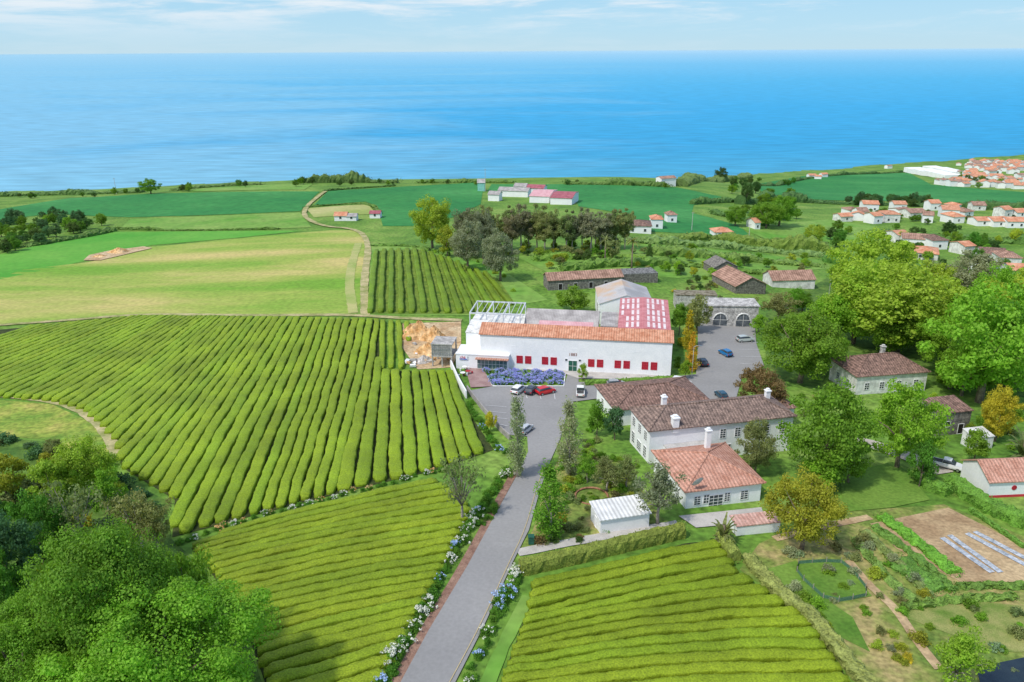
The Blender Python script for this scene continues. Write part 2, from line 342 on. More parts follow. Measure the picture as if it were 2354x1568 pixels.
# ------------------------------------------------------------------ sheets & strips
def lift(y,l): return .045*l+max(0,y-150)*.0004*l
def sheet(name,poly,mat,lvl=1,label=None):
    P=[S(*p)[:2] for p in poly]
    bm=bmesh.new(); vs=[bm.verts.new((p[0],p[1],0)) for p in P]; bm.faces.new(vs)
    bmesh.ops.triangulate(bm,faces=bm.faces[:])
    xs=[p[0] for p in P]; ys=[p[1] for p in P]
    for ax,(a,b) in enumerate(((min(xs),max(xs)),(min(ys),max(ys)))):
        st=max(2.5,(b-a)/24); t=a+st
        while t<b:
            co=(t,0,0) if ax==0 else (0,t,0); no=(1,0,0) if ax==0 else (0,1,0)
            bmesh.ops.bisect_plane(bm,geom=bm.verts[:]+bm.edges[:]+bm.faces[:],plane_co=co,plane_no=no); t+=st
    for v in bm.verts: v.co.z=gz(v.co.x,v.co.y)+lift(v.co.y,lvl)
    bmesh.ops.recalc_face_normals(bm,faces=bm.faces[:])
    if sum(f.normal.z for f in bm.faces)<0: bmesh.ops.reverse_faces(bm,faces=bm.faces[:])
    me=bpy.data.meshes.new(name); bm.to_mesh(me); bm.free(); me.materials.append(mat)
    return obj(name,me,kind='structure')
def resample(P,ds):
    out=[P[0]]; acc=0
    for i in range(len(P)-1):
        a=Vector(P[i][:2]);b=Vector(P[i+1][:2]); L_=(b-a).length; t=ds-acc
        while t<L_:
            q=a+(b-a)*(t/L_); out.append((q.x,q.y)); t+=ds
        acc=L_-(t-ds)
    out.append(tuple(P[-1][:2])); return out
def smoothp(P,it=2):
    for _ in range(it):
        Q=[P[0]]
        for i in range(len(P)-1):
            a,b=P[i],P[i+1]; Q+=[(a[0]*.75+b[0]*.25,a[1]*.75+b[1]*.25),(a[0]*.25+b[0]*.75,a[1]*.25+b[1]*.75)]
        Q.append(P[-1]); P=Q
    return P
def frames(P):
    out=[]
    for i in range(len(P)):
        d=Vector(P[min(i+1,len(P)-1)][:2])-Vector(P[max(i-1,0)][:2]); d=d.normalized() if d.length>1e-6 else Vector((1,0)); out.append((-d.y,d.x))
    return out
def strip(name,line,w,mat,lvl=2,world=False,kind='structure'):
    P=line if world else [S(*p)[:2] for p in line]
    P=resample(smoothp(P),2.0 if P[0][1]<260 else 6); N=frames(P); V=[];F=[];k=3
    for i,(p,n) in enumerate(zip(P,N)):
        ww=w*(1+(random.uniform(-.12,.12) if w>1.2 else 0))
        for j in range(k):
            o=(j/(k-1)-.5)*ww; x=p[0]+n[0]*o; y=p[1]+n[1]*o; V.append((x,y,gz(x,y)+lift(y,lvl)))
        if i:
            for j in range(k-1):
                b=(i-1)*k+j; F.append((b+1,b,b+k,b+k+1))
    return obj(name,mesh(name,V,F,mat),kind=kind)
def hedge(name,line,w,h,color,label,world=False,leaf=.28,dens=26,cat='hedge',group=None,mat=None,smooth=True,jit=.12):
    P=line if world else [S(*p)[:2] for p in line]
    if smooth: P=smoothp(P)
    P=resample(P,.6 if jit<.5 else 1.6); N=frames(P); V=[];F=[]; prof=[(-.5,-.2),(-.52,.4),(-.46,.8),(-.25,.98),(0,1),(.25,.98),(.46,.8),(.52,.4),(.5,-.2)]; k=len(prof)
    ph=random.uniform(0,9); HV=[1 if jit<.5 else (.25+.95*abs(math.sin(i*.07+ph)*math.sin(i*.023+ph*2)+.25*math.sin(i*.31)))*random.uniform(.75,1.15) for i in range(len(P))]
    for i,(p,n) in enumerate(zip(P,N)):
        hv=HV[i]
        for (a,b) in prof:
            o=a*w*(.6+.4*min(1,hv))+random.uniform(-jit,jit); x=p[0]+n[0]*o; y=p[1]+n[1]*o; V.append((x,y,gz(x,y)+b*h*hv+random.uniform(-jit,jit)))
        if i:
            for j in range(k-1):
                b=(i-1)*k+j; F.append((b,b+1,b+k+1,b+k))
    F.append(tuple(range(k))[::-1]); F.append(tuple(len(V)-k+j for j in range(k)))
    C=[(p[0],p[1],gz(*p[:2])+h*.55*hv) for p,hv in zip(P,HV)]; A=leaves(C,[(w*.6,w*.6,h*hv*.55) for hv in HV],dens,leaf,.7,.8)
    for q in A:
        b=len(V); V+= [tuple(v) for v in q]; F.append((b,b+1,b+2,b+3))
    return obj(name,mesh(name,V,F,mat or HEDGE),label=label,cat=cat,group=group,color=vary(color,.08))
def tea(guides,poly,spacing,label,group,hgt=.95,ds=.45,col=(.195,.29,.014),fill=.84):
    P=[S(*p)[:2] for p in poly]; K=60; G=[]
    for g in guides:
        W=smoothp([S(*p)[:2] for p in g]); L_=[0]
        for i in range(len(W)-1): L_.append(L_[-1]+math.dist(W[i],W[i+1]))
        G.append([(float(np.interp(t,L_,[w[0] for w in W])),float(np.interp(t,L_,[w[1] for w in W]))) for t in np.linspace(0,L_[-1],K)])
    for gi in range(len(G)-1):
        A,B=G[gi],G[gi+1]; NA=frames(A)
        gap=[abs((B[k][0]-A[k][0])*NA[k][0]+(B[k][1]-A[k][1])*NA[k][1]) for k in range(K)]
        n=max(1,round(float(np.median(gap))/spacing))
        for j in range(n+(1 if gi==len(G)-2 else 0)):
            t=j/n; row=[(A[k][0]*(1-t)+B[k][0]*t,A[k][1]*(1-t)+B[k][1]*t,gap[k]/n) for k in range(K)]
            L_=[0]
            for k in range(K-1): L_.append(L_[-1]+math.dist(row[k][:2],row[k+1][:2]))
            tt=np.arange(0,L_[-1],ds); X=np.interp(tt,L_,[r[0] for r in row]); Y=np.interp(tt,L_,[r[1] for r in row]); Wd=np.interp(tt,L_,[r[2] for r in row])
            ph=random.uniform(0,9); wob=random.uniform(.06,.15)
            run=[]
            for k in range(len(tt)+1):
                ins= k<len(tt) and pip(X[k],Y[k],P)
                if ins: run.append(k)
                elif run:
                    if len(run)*ds>3: tearow(run,X,Y,Wd,hgt,label,group,col,ph,wob,fill)
                    run=[]
PROF=[(-.47,-.15),(-.51,.4),(-.505,.84),(-.44,.98),(-.15,1.0),(.15,1.0),(.44,.98),(.505,.84),(.51,.4),(.47,-.15)]
def tearow(run,X,Y,Wd,hgt,label,group,col,ph,wob,fill):
    pts=[(X[k],Y[k]) for k in run]; N=frames(pts); V=[];F=[];K=len(PROF); u=random.uniform
    for i,k in enumerate(run):
        w=min(2.5,max(.9,Wd[k]*fill)); s=math.sin(i*.13+ph)*wob+math.sin(i*.41+ph*2)*wob*.4
        w*=1+.04*math.sin(i*.7+ph)
        e=1.0 if 1<i<len(run)-2 else .75
        hh=hgt*(1+.06*math.sin(i*.21+ph*3)+.03*math.sin(i*.9+ph))*e
        p=pts[i];n=N[i]
        for a,b in PROF:
            o=a*w*e+s+u(-.06,.06); x=p[0]+n[0]*o; y=p[1]+n[1]*o; V.append((x,y,gz(p[0],p[1])+b*hh+u(-.05,.05)))
        if i:
            for j in range(K-1):
                b=(i-1)*K+j; F.append((b,b+1,b+K+1,b+K))
    F.append(tuple(range(K))[::-1]); F.append(tuple(len(V)-K+j for j in range(K)))
    obj('tea_hedge',mesh('tea_hedge',V,F,TEA,True),label=label,cat='tea hedge',group=group,color=vary(col,.06))
# ------------------------------------------------------------------ TERRAIN, SEA, SKY
V=[];F=[]; ys=[-60.0]
while ys[-1]<1750: ys.append(ys[-1]+(max(2.2,min(9,ys[-1]*.012)) if ys[-1]>40 else 8))
na=240
for y in ys:
    for i in range(na+1):
        a=-1.25+2.5*i/na; x=a*(max(y,0)+55); V.append((x,y,gz(x,y)))
for j in range(len(ys)-1):
    for i in range(na):
        b=j*(na+1)+i; F.append((b,b+1,b+na+2,b+na+1))
obj('ground',mesh('ground',V,F,GROUND,True),kind='structure')
def seamat():
    m,nt,b=newmat('sea_water'); N=nt.nodes; L=nt.links
    g=N.new('ShaderNodeNewGeometry'); sp=N.new('ShaderNodeSeparateXYZ'); L.new(g.outputs['Position'],sp.inputs[0])
    def mth(op,a,b2=None,c=None):
        n=N.new('ShaderNodeMath'); n.operation=op
        for i,v in enumerate((a,b2,c)):
            if v is None: continue
            if isinstance(v,(int,float)): n.inputs[i].default_value=v
            else: L.new(v,n.inputs[i])
        return n.outputs[0]
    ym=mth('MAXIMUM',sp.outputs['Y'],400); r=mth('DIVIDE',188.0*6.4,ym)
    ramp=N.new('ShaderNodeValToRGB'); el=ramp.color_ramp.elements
    el[0].position=0; el[0].color=(.36,.56,.66,1); el[1].position=1; el[1].color=(.06,.33,.49,1)  # far stops are paler: distance haze painted into the water colour
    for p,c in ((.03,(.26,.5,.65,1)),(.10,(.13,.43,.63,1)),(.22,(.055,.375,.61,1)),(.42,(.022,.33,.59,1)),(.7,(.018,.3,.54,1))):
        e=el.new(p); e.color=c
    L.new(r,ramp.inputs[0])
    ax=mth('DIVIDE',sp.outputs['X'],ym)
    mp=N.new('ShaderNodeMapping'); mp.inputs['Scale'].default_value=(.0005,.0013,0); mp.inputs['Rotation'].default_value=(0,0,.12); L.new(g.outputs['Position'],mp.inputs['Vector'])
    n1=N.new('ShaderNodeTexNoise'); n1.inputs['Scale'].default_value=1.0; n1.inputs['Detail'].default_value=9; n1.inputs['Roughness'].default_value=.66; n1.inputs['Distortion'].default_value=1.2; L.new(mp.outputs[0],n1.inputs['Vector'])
    f=mth('ADD',mth('MULTIPLY',ax,-1.5),.22); f=mth('ADD',f,mth('MULTIPLY',mth('SUBTRACT',n1.outputs['Fac'],.5),3.2))  # paler to the left: haze and glare painted into the colour, plus random patches
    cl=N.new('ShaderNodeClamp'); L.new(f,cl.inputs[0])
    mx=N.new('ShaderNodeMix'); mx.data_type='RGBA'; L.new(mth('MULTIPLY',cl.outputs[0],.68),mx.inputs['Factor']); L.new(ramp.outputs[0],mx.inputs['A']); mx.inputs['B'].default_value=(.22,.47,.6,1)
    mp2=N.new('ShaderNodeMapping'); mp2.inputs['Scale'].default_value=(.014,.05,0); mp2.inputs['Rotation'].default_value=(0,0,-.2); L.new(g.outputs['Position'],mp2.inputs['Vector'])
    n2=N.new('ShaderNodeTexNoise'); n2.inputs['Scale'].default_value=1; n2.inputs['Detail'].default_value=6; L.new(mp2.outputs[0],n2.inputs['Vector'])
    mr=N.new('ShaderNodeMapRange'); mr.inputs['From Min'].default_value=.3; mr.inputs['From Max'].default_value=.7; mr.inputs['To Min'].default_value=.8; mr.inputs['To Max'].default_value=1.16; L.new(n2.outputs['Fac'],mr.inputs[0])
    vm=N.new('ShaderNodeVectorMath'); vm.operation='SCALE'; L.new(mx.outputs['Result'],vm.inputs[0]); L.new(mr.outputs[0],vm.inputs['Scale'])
    L.new(vm.outputs[0],b.inputs['Base Color']); b.inputs['Roughness'].default_value=.5; b.inputs['Specular IOR Level'].default_value=.15
    return m
V=[];F=[]; n=24; yy=[300,700,1200,2000,4000,8000,16000,40000,90000,300000]
for y in yy:
    for i in range(n+1): V.append(((-1+2*i/n)*(y*1.6+1500),y,-118.0))
for j in range(len(yy)-1):
    for i in range(n): b=j*(n+1)+i; F.append((b,b+1,b+n+2,b+n+1))
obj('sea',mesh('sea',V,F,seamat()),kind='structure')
SUN=Vector((-.48,-.42,.9)).normalized()
w=bpy.data.worlds.new('World'); sc.world=w; w.use_nodes=True; nt=w.node_tree; N=nt.nodes; L=nt.links
STR=.15
bg=N['Background']; sk=N.new('ShaderNodeTexSky'); sk.sky_type='NISHITA'; sk.sun_disc=False
sk.sun_elevation=math.asin(SUN.z); sk.sun_rotation=math.atan2(SUN.x,SUN.y); sk.air_density=1.0; sk.dust_density=1.0; sk.ozone_density=1.5
tc=N.new('ShaderNodeTexCoord'); sz=N.new('ShaderNodeSeparateXYZ'); L.new(tc.outputs['Generated'],sz.inputs[0])
mp=N.new('ShaderNodeMapping'); mp.inputs['Scale'].default_value=(2.6,2.6,22); mp.inputs['Location'].default_value=(3.1,.4,0); L.new(tc.outputs['Generated'],mp.inputs[0])
no=N.new('ShaderNodeTexNoise'); no.inputs['Scale'].default_value=2.6; no.inputs['Detail'].default_value=9; no.inputs['Roughness'].default_value=.66; no.inputs['Distortion'].default_value=.3; L.new(mp.outputs[0],no.inputs[0])
def wm(op,a,b2=None):
    n=N.new('ShaderNodeMath'); n.operation=op
    for i,v in enumerate((a,b2)):
        if v is None: continue
        if isinstance(v,(int,float)): n.inputs[i].default_value=v
        else: L.new(v,n.inputs[i])
    return n.outputs[0]
def wr(v,a,b2,c,d):
    n=N.new('ShaderNodeMapRange'); n.interpolation_type='SMOOTHSTEP'; L.new(v,n.inputs[0])
    for i,q in enumerate((a,b2,c,d)): n.inputs[i+1].default_value=q
    return n.outputs[0]
cl=wm('ADD',no.outputs['Fac'],wm('MULTIPLY',sz.outputs['X'],-.18))
cl=wm('MULTIPLY',wr(cl,.42,.7,0,.9),wr(sz.outputs['Z'],.008,.055,.15,1))
gr=N.new('ShaderNodeValToRGB'); e=gr.color_ramp.elements; e[0].position=0; e[0].color=(.52,.75,.88,1); e[1].position=1; e[1].color=(.24,.46,.75,1)
for p,c in ((.1,(.43,.71,.9,1)),(.35,(.3,.61,.88,1))):
    q=e.new(p); q.color=c
L.new(wm('MULTIPLY',sz.outputs['Z'],4.5),gr.inputs[0])
gs=N.new('ShaderNodeVectorMath'); gs.operation='SCALE'; gs.inputs['Scale'].default_value=1/STR; L.new(gr.outputs[0],gs.inputs[0])
ns=N.new('ShaderNodeVectorMath'); ns.operation='SCALE'; ns.inputs['Scale'].default_value=1.5; L.new(sk.outputs[0],ns.inputs[0])
mg=N.new('ShaderNodeMix'); mg.data_type='RGBA'; L.new(wr(sz.outputs['Z'],.12,.45,.9,.0),mg.inputs['Factor']); L.new(ns.outputs[0],mg.inputs['A']); L.new(gs.outputs[0],mg.inputs['B'])
mx=N.new('ShaderNodeMix'); mx.data_type='RGBA'; L.new(cl,mx.inputs['Factor']); L.new(mg.outputs['Result'],mx.inputs['A']); mx.inputs['B'].default_value=(.84/STR,.9/STR,.95/STR,1)
L.new(mx.outputs['Result'],bg.inputs['Color']); bg.inputs['Strength'].default_value=STR
ld=bpy.data.lights.new('sun','SUN'); ld.energy=3.0; ld.angle=math.radians(3.0); ld.color=(1,.95,.87)
lo=bpy.data.objects.new('sun',ld); COL.objects.link(lo); lo.rotation_euler=(-SUN).to_track_quat('-Z','Y').to_euler(); lo.location=(0,0,200)
# ------------------------------------------------------------------ camera
cd=bpy.data.cameras.new('camera'); co=bpy.data.objects.new('camera',cd); COL.objects.link(co); sc.camera=co
cd.sensor_width=36; cd.lens=36*FPX/2354; cd.clip_end=600000; cd.clip_start=1
co.matrix_world=Matrix.Translation((0,0,CAMZ))@(Matrix.Rotation(math.pi/2-PITCH,4,'X')@Matrix.Rotation(-ROLL,4,'Z'))
sc.view_settings.view_transform='Standard'; sc.view_settings.look='None'; sc.view_settings.exposure=0
# ------------------------------------------------------------------ FIELDS
sheet('mown_field',[(-60,660),(60,618),(200,604),(350,568),(560,548),(760,530),(822,530),(846,560),(835,690),(805,722),(600,724),(300,724),(-60,750)],FMOWN,1)
sheet('grass_field',[(-60,600),(80,566),(250,533),(540,531),(700,531),(560,546),(350,564),(200,600),(-60,655)],FVIV,1)
sheet('crop_field',[(-60,492),(160,456),(340,446),(600,441),(735,441),(690,486),(560,492),(300,500),(120,492),(0,505)],FDARK,1)
sheet('crop_field',[(275,527),(300,504),(560,494),(690,489),(716,523),(600,528)],FLIGHT,1)
sheet('crop_field',[(720,474),(755,440),(1095,420),(1110,440),(1105,470),(1040,500),(960,520),(880,520),(868,474),(840,464)],FDARK,1)
sheet('pasture',[(704,480),(845,470),(866,492),(722,500)],FPALE,1)
sheet('pasture',[(400,437),(620,425),(720,424),(700,437),(440,441)],FLIGHT,1)
sheet('crop_field',[(1120,440),(1130,424),(1330,424),(1560,432),(1700,462),(1595,472),(1590,490),(1700,520),(1730,548),(1450,532),(1440,492),(1330,475),(1320,455)],FDARK,1)
sheet('crop_field',[(1725,425),(1850,405),(2090,397),(2140,425),(2354,442),(2420,475),(2100,462),(1760,452)],FDARK,1)
sheet('pasture',[(1690,520),(1900,505),(2010,520),(2030,560),(1900,570),(1760,550)],FLIGHT,1)
sheet('garden_lawn',[(1190,592),(1240,575),(1500,562),(1700,580),(1890,598),(1900,618),(1560,640),(1260,628)],FLIGHT,1)
sheet('meadow',[(-60,915),(120,930),(240,985),(268,1045),(200,1060),(100,1010),(-60,1000)],MEAD,1)
sheet('grass_verge',[(850,560),(960,565),(1040,585),(1160,625),(1260,690),(1200,700),(1130,725),(848,724)],FLIGHT,1)
sheet('woodland_floor',[(1760,720),(1900,640),(2354,670),(2450,700),(2450,930),(2150,880),(1930,810),(1880,900),(1760,860)],WOODF,1)
sheet('woodland_floor',[(-100,1005),(120,1015),(250,1080),(380,1150),(395,1240),(450,1290),(560,1450),(620,1620),(-200,1620)],WOODF,1)
strip('dirt_path',[(-60,752),(150,738),(320,722),(600,727),(800,724),(930,733),(1062,737)],2.2,PATH,3)
strip('dirt_path',[(840,726),(836,650),(850,560),(822,527),(735,522),(686,490),(748,441)],2.6,PATH,3)
strip('dirt_path',[(812,720),(800,640),(824,560)],3.0,M('track_edge',(.24,.34,.07),(.44,.42,.17),.1,.95,coord='pos'),2)
strip('dirt_path',[(-60,906),(60,914),(150,928),(215,960),(262,1022),(270,1060)],2.2,PATH,3)
sheet('dirt_patch',[(192,600),(205,588),(250,578),(330,568),(350,572),(290,586),(230,600)],DIRT,3)
sheet('dirt_patch',[(925,745),(1060,740),(1060,790),(1040,845),(960,850),(925,800)],DIRT,2)
polyA=[(-120,770),(330,728),(870,737),(872,852),(1035,856),(1085,960),(1135,1035),(1000,1082),(760,1140),(560,1192),(396,1236),(402,1150),(280,1075),(262,1010),(200,950),(120,925),(-120,905)]
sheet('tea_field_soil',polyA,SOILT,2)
tea([[(120,740),(-60,800),(-400,900)],[(330,728),(0,868),(-260,975)],[(435,728),(90,930),(-60,1015)],[(540,728),(262,1015),(150,1130)],[(640,729),(520,900),(330,1210)],[(750,732),(690,900),(560,1250)],[(868,735),(850,850),(770,1220)],[(893,735),(888,860),(868,1200)],[(945,735),(955,860),(990,1190)],[(1005,750),(1030,860),(1150,1180)]],polyA,2.15,'long clipped tea hedge row beside its neighbours','tea hedge rows of the sloping field')
polyB=[(440,1262),(530,1222),(700,1175),(990,1100),(1060,1140),(1085,1180),(1040,1280),(960,1430),(870,1600),(620,1600),(560,1430),(480,1310)]
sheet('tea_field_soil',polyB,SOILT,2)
tea([[(400,1250),(700,1170),(1020,1092)],[(430,1312),(750,1235),(1120,1172)],[(480,1420),(800,1348),(1080,1300)],[(520,1550),(800,1475),(1010,1420)],[(540,1660),(760,1600),(930,1545)]],polyB,1.85,'curving clipped tea hedge row near the road','tea hedge rows below the flower border',ds=.33,col=(.2,.275,.013),fill=.76,hgt=1.0)
polyC=[(1225,1345),(1400,1300),(1575,1250),(1650,1243),(1700,1320),(1850,1420),(1975,1600),(1140,1600),(1200,1440)]
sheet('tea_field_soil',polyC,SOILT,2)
tea([[(1180,1345),(1440,1282),(1680,1228)],[(1180,1430),(1500,1350),(1800,1300)],[(1160,1500),(1520,1432),(1900,1410)],[(1120,1580),(1550,1520),(2000,1515)],[(1100,1660),(1550,1605),(2020,1600)]],polyC,1.85,'clipped tea hedge row behind the garden hedge','tea hedge rows between road and garden',ds=.33,col=(.19,.27,.013),fill=.76,hgt=1.0)
polyD=[(862,578),(960,574),(1020,592),(1145,642),(1185,700),(1130,722),(848,722)]
sheet('tea_field_soil',polyD,M('tea_soil_grass',(.09,.17,.02),(.2,.27,.04),.4,.95,coord='pos'),2)
tea([[(866,572),(850,730)],[(935,570),(948,730)],[(1010,585),(1060,730)],[(1110,625),(1195,730)]],polyD,2.9,'short clipped tea hedge row by the dirt track','tea hedge rows beside the dirt track',ds=.6,fill=.55,col=(.14,.23,.014),hgt=1.3)
polyE=[(876,740),(945,742),(930,850),(878,852)]
tea([[(880,738),(878,860)],[(935,738),(945,860)]],polyE,2.5,'short tea hedge row beside the dirt heap','short tea hedge rows beside the excavation',fill=.6)
# ------------------------------------------------------------------ ROADS
road=[(905,1600),(985,1452),(1075,1302),(1140,1182),(1192,1088),(1214,1040),(1212,1005),(1160,1000),(1115,945),(1078,900),(1130,890),(1296,890),(1305,862),(1330,862),(1330,880),(1540,878),(1545,868),(1600,862),(1604,800),(1604,745),(1735,748),(1738,790),(1756,842),(1705,870),(1690,925),(1600,928),(1570,896),(1375,892),(1372,918),(1318,925),(1300,965),(1288,1010),(1265,1062),(1242,1125),(1216,1220),(1180,1292),(1112,1442),(1032,1600)]
sheet('road',road,ASPH,4)
sheet('pavement',[(1180,842),(1300,850),(1330,848),(1542,866),(1540,876),(1330,872),(1300,862),(1185,848)],PAVC,5)
sheet('pavement',[(1070,846),(1108,844),(1132,890),(1082,893)],PAVR,5)
strip('gravel_verge',[(900,1588),(975,1452),(1065,1302),(1130,1182),(1184,1085)],1.2,GRAVR,3)
strip('road_marking',[(1024,1590),(1104,1442),(1172,1292),(1208,1220),(1233,1125),(1257,1062)],.1,MARKY,6)
strip('garden_path',[(1110,1600),(1150,1500),(1195,1410),(1215,1372)],1.6,FLIGHT,3)
strip('garden_drive',[(1190,1272),(1300,1250),(1440,1225),(1560,1205)],1.8,PAVC,3)
strip('gravel_path',[(1950,1010),(2030,1030),(2120,1062),(2170,1090)],4,M('pale_gravel',(.33,.3,.25),(.48,.43,.37),.4,.95,coord='pos'),4)
sheet('pavement',[(1560,1188),(1750,1168),(1760,1200),(1600,1215)],PAVC,4)
for a,b in (((1696,792),(1742,790)),((1700,806),(1746,806)),((1702,822),(1750,823)),((1702,838),(1752,842)),((1116,934),(1164,938)),((1124,948),(1164,952)),((1134,962),(1166,966)),((1146,978),(1168,982)),((1176,905),(1182,916)),((1208,907),(1212,918)),((1240,909),(1244,920)),((1274,908),(1276,920))):
    strip('road_marking',[a,b],.13,MARK,6)
sheet('garden_ground',[(1300,1020),(1430,1060),(1520,1190),(1560,1210),(1190,1270),(1225,1220),(1255,1110)],GARD,1)
sheet('garden_ground',[(1745,1250),(1900,1180),(2170,1160),(2420,1260),(2420,1600),(2000,1600),(1860,1420),(1700,1310)],GARD,1)
sheet('lawn',[(1930,1090),(2060,1062),(2138,1150),(2050,1168),(1940,1178)],LAWN,3)
sheet('lawn',[(1760,1310),(1830,1290),(1900,1380),(1960,1420),(2000,1500),(1900,1450)],LAWN,2)
sheet('vegetable_bed',[(2000,1205),(2180,1168),(2420,1290),(2420,1345),(2220,1345),(2060,1262)],SOIL,2)
sheet('vegetable_bed',[(2020,1400),(2200,1380),(2420,1400),(2420,1500),(2300,1500)],M('bed_grass',(.12,.2,.03),(.3,.3,.1),.3,.95,coord='pos'),2)
for l in ([(2165,1238),(2280,1318)],[(2182,1232),(2300,1318)],[(2222,1228),(2370,1308)],[(2240,1224),(2385,1300)]):
    strip('mulch_strip',l,.9,PLAST,4)
strip('garden_path',[(1950,1290),(2000,1350),(2060,1400),(2110,1480),(2160,1540)],1.2,SOIL,3)
strip('garden_path',[(1780,1240),(1900,1210),(2000,1190)],1.4,SOIL,3)
sheet('pond',[(2245,1545),(2300,1525),(2420,1500),(2420,1600),(2260,1600)],POOL,4)
# ------------------------------------------------------------------ BUILDINGS
WC={}
def winmesh(w,h,nx,ny,fm,pm,bar=.06):
    k=(w,h,nx,ny,fm.name,pm.name)
    if k in WC: return WC[k]
    V=[];F=[]; abox(V,F,-w/2,w/2,-.03,0,0,h); pane=mesh('window',V,F,pm)
    V=[];F=[]; d0,d1=-.09,-.031
    abox(V,F,-w/2-bar,-w/2,d0,0,-bar,h+bar); abox(V,F,w/2,w/2+bar,d0,0,-bar,h+bar); abox(V,F,-w/2,w/2,d0,0,h,h+bar); abox(V,F,-w/2,w/2,d0,0,-bar,0)
    for i in range(1,nx): x=-w/2+w*i/nx; abox(V,F,x-bar/2,x+bar/2,d0+.01,d1,0,h)
    for i in range(1,ny): z=h*i/ny; abox(V,F,-w/2,w/2,d0+.02,d1,z-bar/2,z+bar/2)
    WC[k]=(pane,mesh('frame',V,F,fm)); return WC[k]
def win(root,dim,face,s,z,w,h,nx=2,ny=3,fm=None,pm=None,name='window'):
    L_,D=dim; fm=fm or WF; pm=pm or GLASS
    loc,rz={'f':((s,-.004,z),0),'l':((-.004,s,z),-math.pi/2),'r':((L_+.004,s,z),math.pi/2),'b':((s,D+.004,z),math.pi)}[face]
    p,f=winmesh(w,h,nx,ny,fm,pm); o=obj(name,p,root,loc,(0,0,rz)); obj('frame',f,o); return o
def building(name,label,cat,o,ang,L_,D,h,roof,rise,wm,rm,ov=.4,z=None,group=None,base=2.0):
    ca,sa=math.cos(ang),math.sin(ang)
    if z is None:
        z=min(gz(o[0]+ca*a-sa*b,o[1]+sa*a+ca*b) for a,b in ((0,0),(L_,0),(L_/2,0)))+.05
    root=obj(name,None,None,(o[0],o[1],z),(0,0,ang),label,cat,group); root.empty_display_size=.5
    V=[(0,0,-base),(L_,0,-base),(L_,D,-base),(0,D,-base),(0,0,h),(L_,0,h),(L_,D,h),(0,D,h)]; F=[(0,1,5,4),(1,2,6,5),(2,3,7,6),(3,0,4,7)]
    if roof=='gx': V+= [(0,D/2,h+rise),(L_,D/2,h+rise)]; F+=[(4,8,7),(5,6,9)]
    if roof=='gy': V+= [(L_/2,0,h+rise),(L_/2,D,h+rise)]; F+=[(4,5,8),(7,9,6)]
    if roof=='shed': V+=[(0,D,h+rise),(L_,D,h+rise)]; F+=[(4,8,7),(5,6,9),(7,6,9,8)]
    obj('wall',mesh('wall',V,F,wm),root)
    V=[];F=[];t=.16
    if roof in('gx','gy'):
        H=D if roof=='gx' else L_; E=L_ if roof=='gx' else D; sl=rise/(H/2)
        pr=[(-ov,h-sl*ov+.05),(H/2,h+rise+.05),(H+ov,h-sl*ov+.05),(H+ov,h-sl*ov+.05+t),(H/2,h+rise+.05+t),(-ov,h-sl*ov+.05+t)]
        for e in (-ov,E+ov):
            for a,b in pr: V.append((e,a,b) if roof=='gx' else (a,e,b))
        F=[(0,1,4,5),(1,2,3,4),(11,10,7,6),(10,9,8,7)]+[(i,i+6,(i+1)%6+6,(i+1)%6) for i in range(6)]
    elif roof=='hip':
        x0,x1,y0,y1=-ov,L_+ov,-ov,D+ov; e=h+.02
        if L_>=D: a=(D+2*ov)/2; r=[(x0+a,D/2,h+rise),(x1-a,D/2,h+rise)]
        else: a=(L_+2*ov)/2; r=[(L_/2,y0+a,h+rise),(L_/2,y1-a,h+rise)]
        V=[(x0,y0,e),(x1,y0,e),(x1,y1,e),(x0,y1,e),(x0,y0,e+t),(x1,y0,e+t),(x1,y1,e+t),(x0,y1,e+t)]+r
        F=[(3,2,1,0),(0,1,5,4),(1,2,6,5),(2,3,7,6),(3,0,4,7)]
        F+= [(4,5,9,8),(5,6,9),(6,7,8,9),(7,4,8)] if L_>=D else [(4,5,8),(5,6,9,8),(6,7,9),(7,4,8,9)]
    elif roof=='shed':
        V=[(-ov,-ov,h),(L_+ov,-ov,h),(L_+ov,D+ov,h+rise),(-ov,D+ov,h+rise)]; V=[(a,b,c+.05) for a,b,c in V]+[(a,b,c+.05+t) for a,b,c in V]
        F=[(3,2,1,0),(4,5,6,7),(0,1,5,4),(1,2,6,5),(2,3,7,6),(3,0,4,7)]
    elif roof=='flat':
        abox(V,F,-ov,L_+ov,-ov,D+ov,h,h+.25)
    ro=obj('roof',mesh('roof',V,F,rm),root)
    bm=bmesh.new(); bm.from_mesh(ro.data); bmesh.ops.recalc_face_normals(bm,faces=bm.faces[:]); bm.to_mesh(ro.data); bm.free()
    if roof=='hip':
        V=[];F=[]; e=h+t+.03; R_=[(x0+a,D/2,h+rise+.03),(x1-a,D/2,h+rise+.03)] if L_>=D else [(L_/2,y0+a,h+rise+.03),(L_/2,y1-a,h+rise+.03)]
        tube(V,F,R_,[.16,.16],6)
        cs=[(x0,y0,e),(x1,y0,e),(x1,y1,e),(x0,y1,e)]; ii=[0,1,1,0] if L_>=D else [0,0,1,1]
        for c,i in zip(cs,ii): tube(V,F,[c,R_[i]],[.14,.14],6)
        obj('ridge_tiles',mesh('ridge_tiles',V,F,rm),ro)
    return root,ro,(L_,D)
def chimney(ro,x,y,z0,h,w=.8,mat=WHITE):
    V=[];F=[]; abox(V,F,x-w/2,x+w/2,y-w/2,y+w/2,z0,z0+h); abox(V,F,x-w/2-.12,x+w/2+.12,y-w/2-.12,y+w/2+.12,z0+h,z0+h+.18); abox(V,F,x-w/3,x+w/3,y-w/3,y+w/3,z0+h+.18,z0+h+.5)
    obj('chimney',mesh('chimney',V,F,mat),ro)
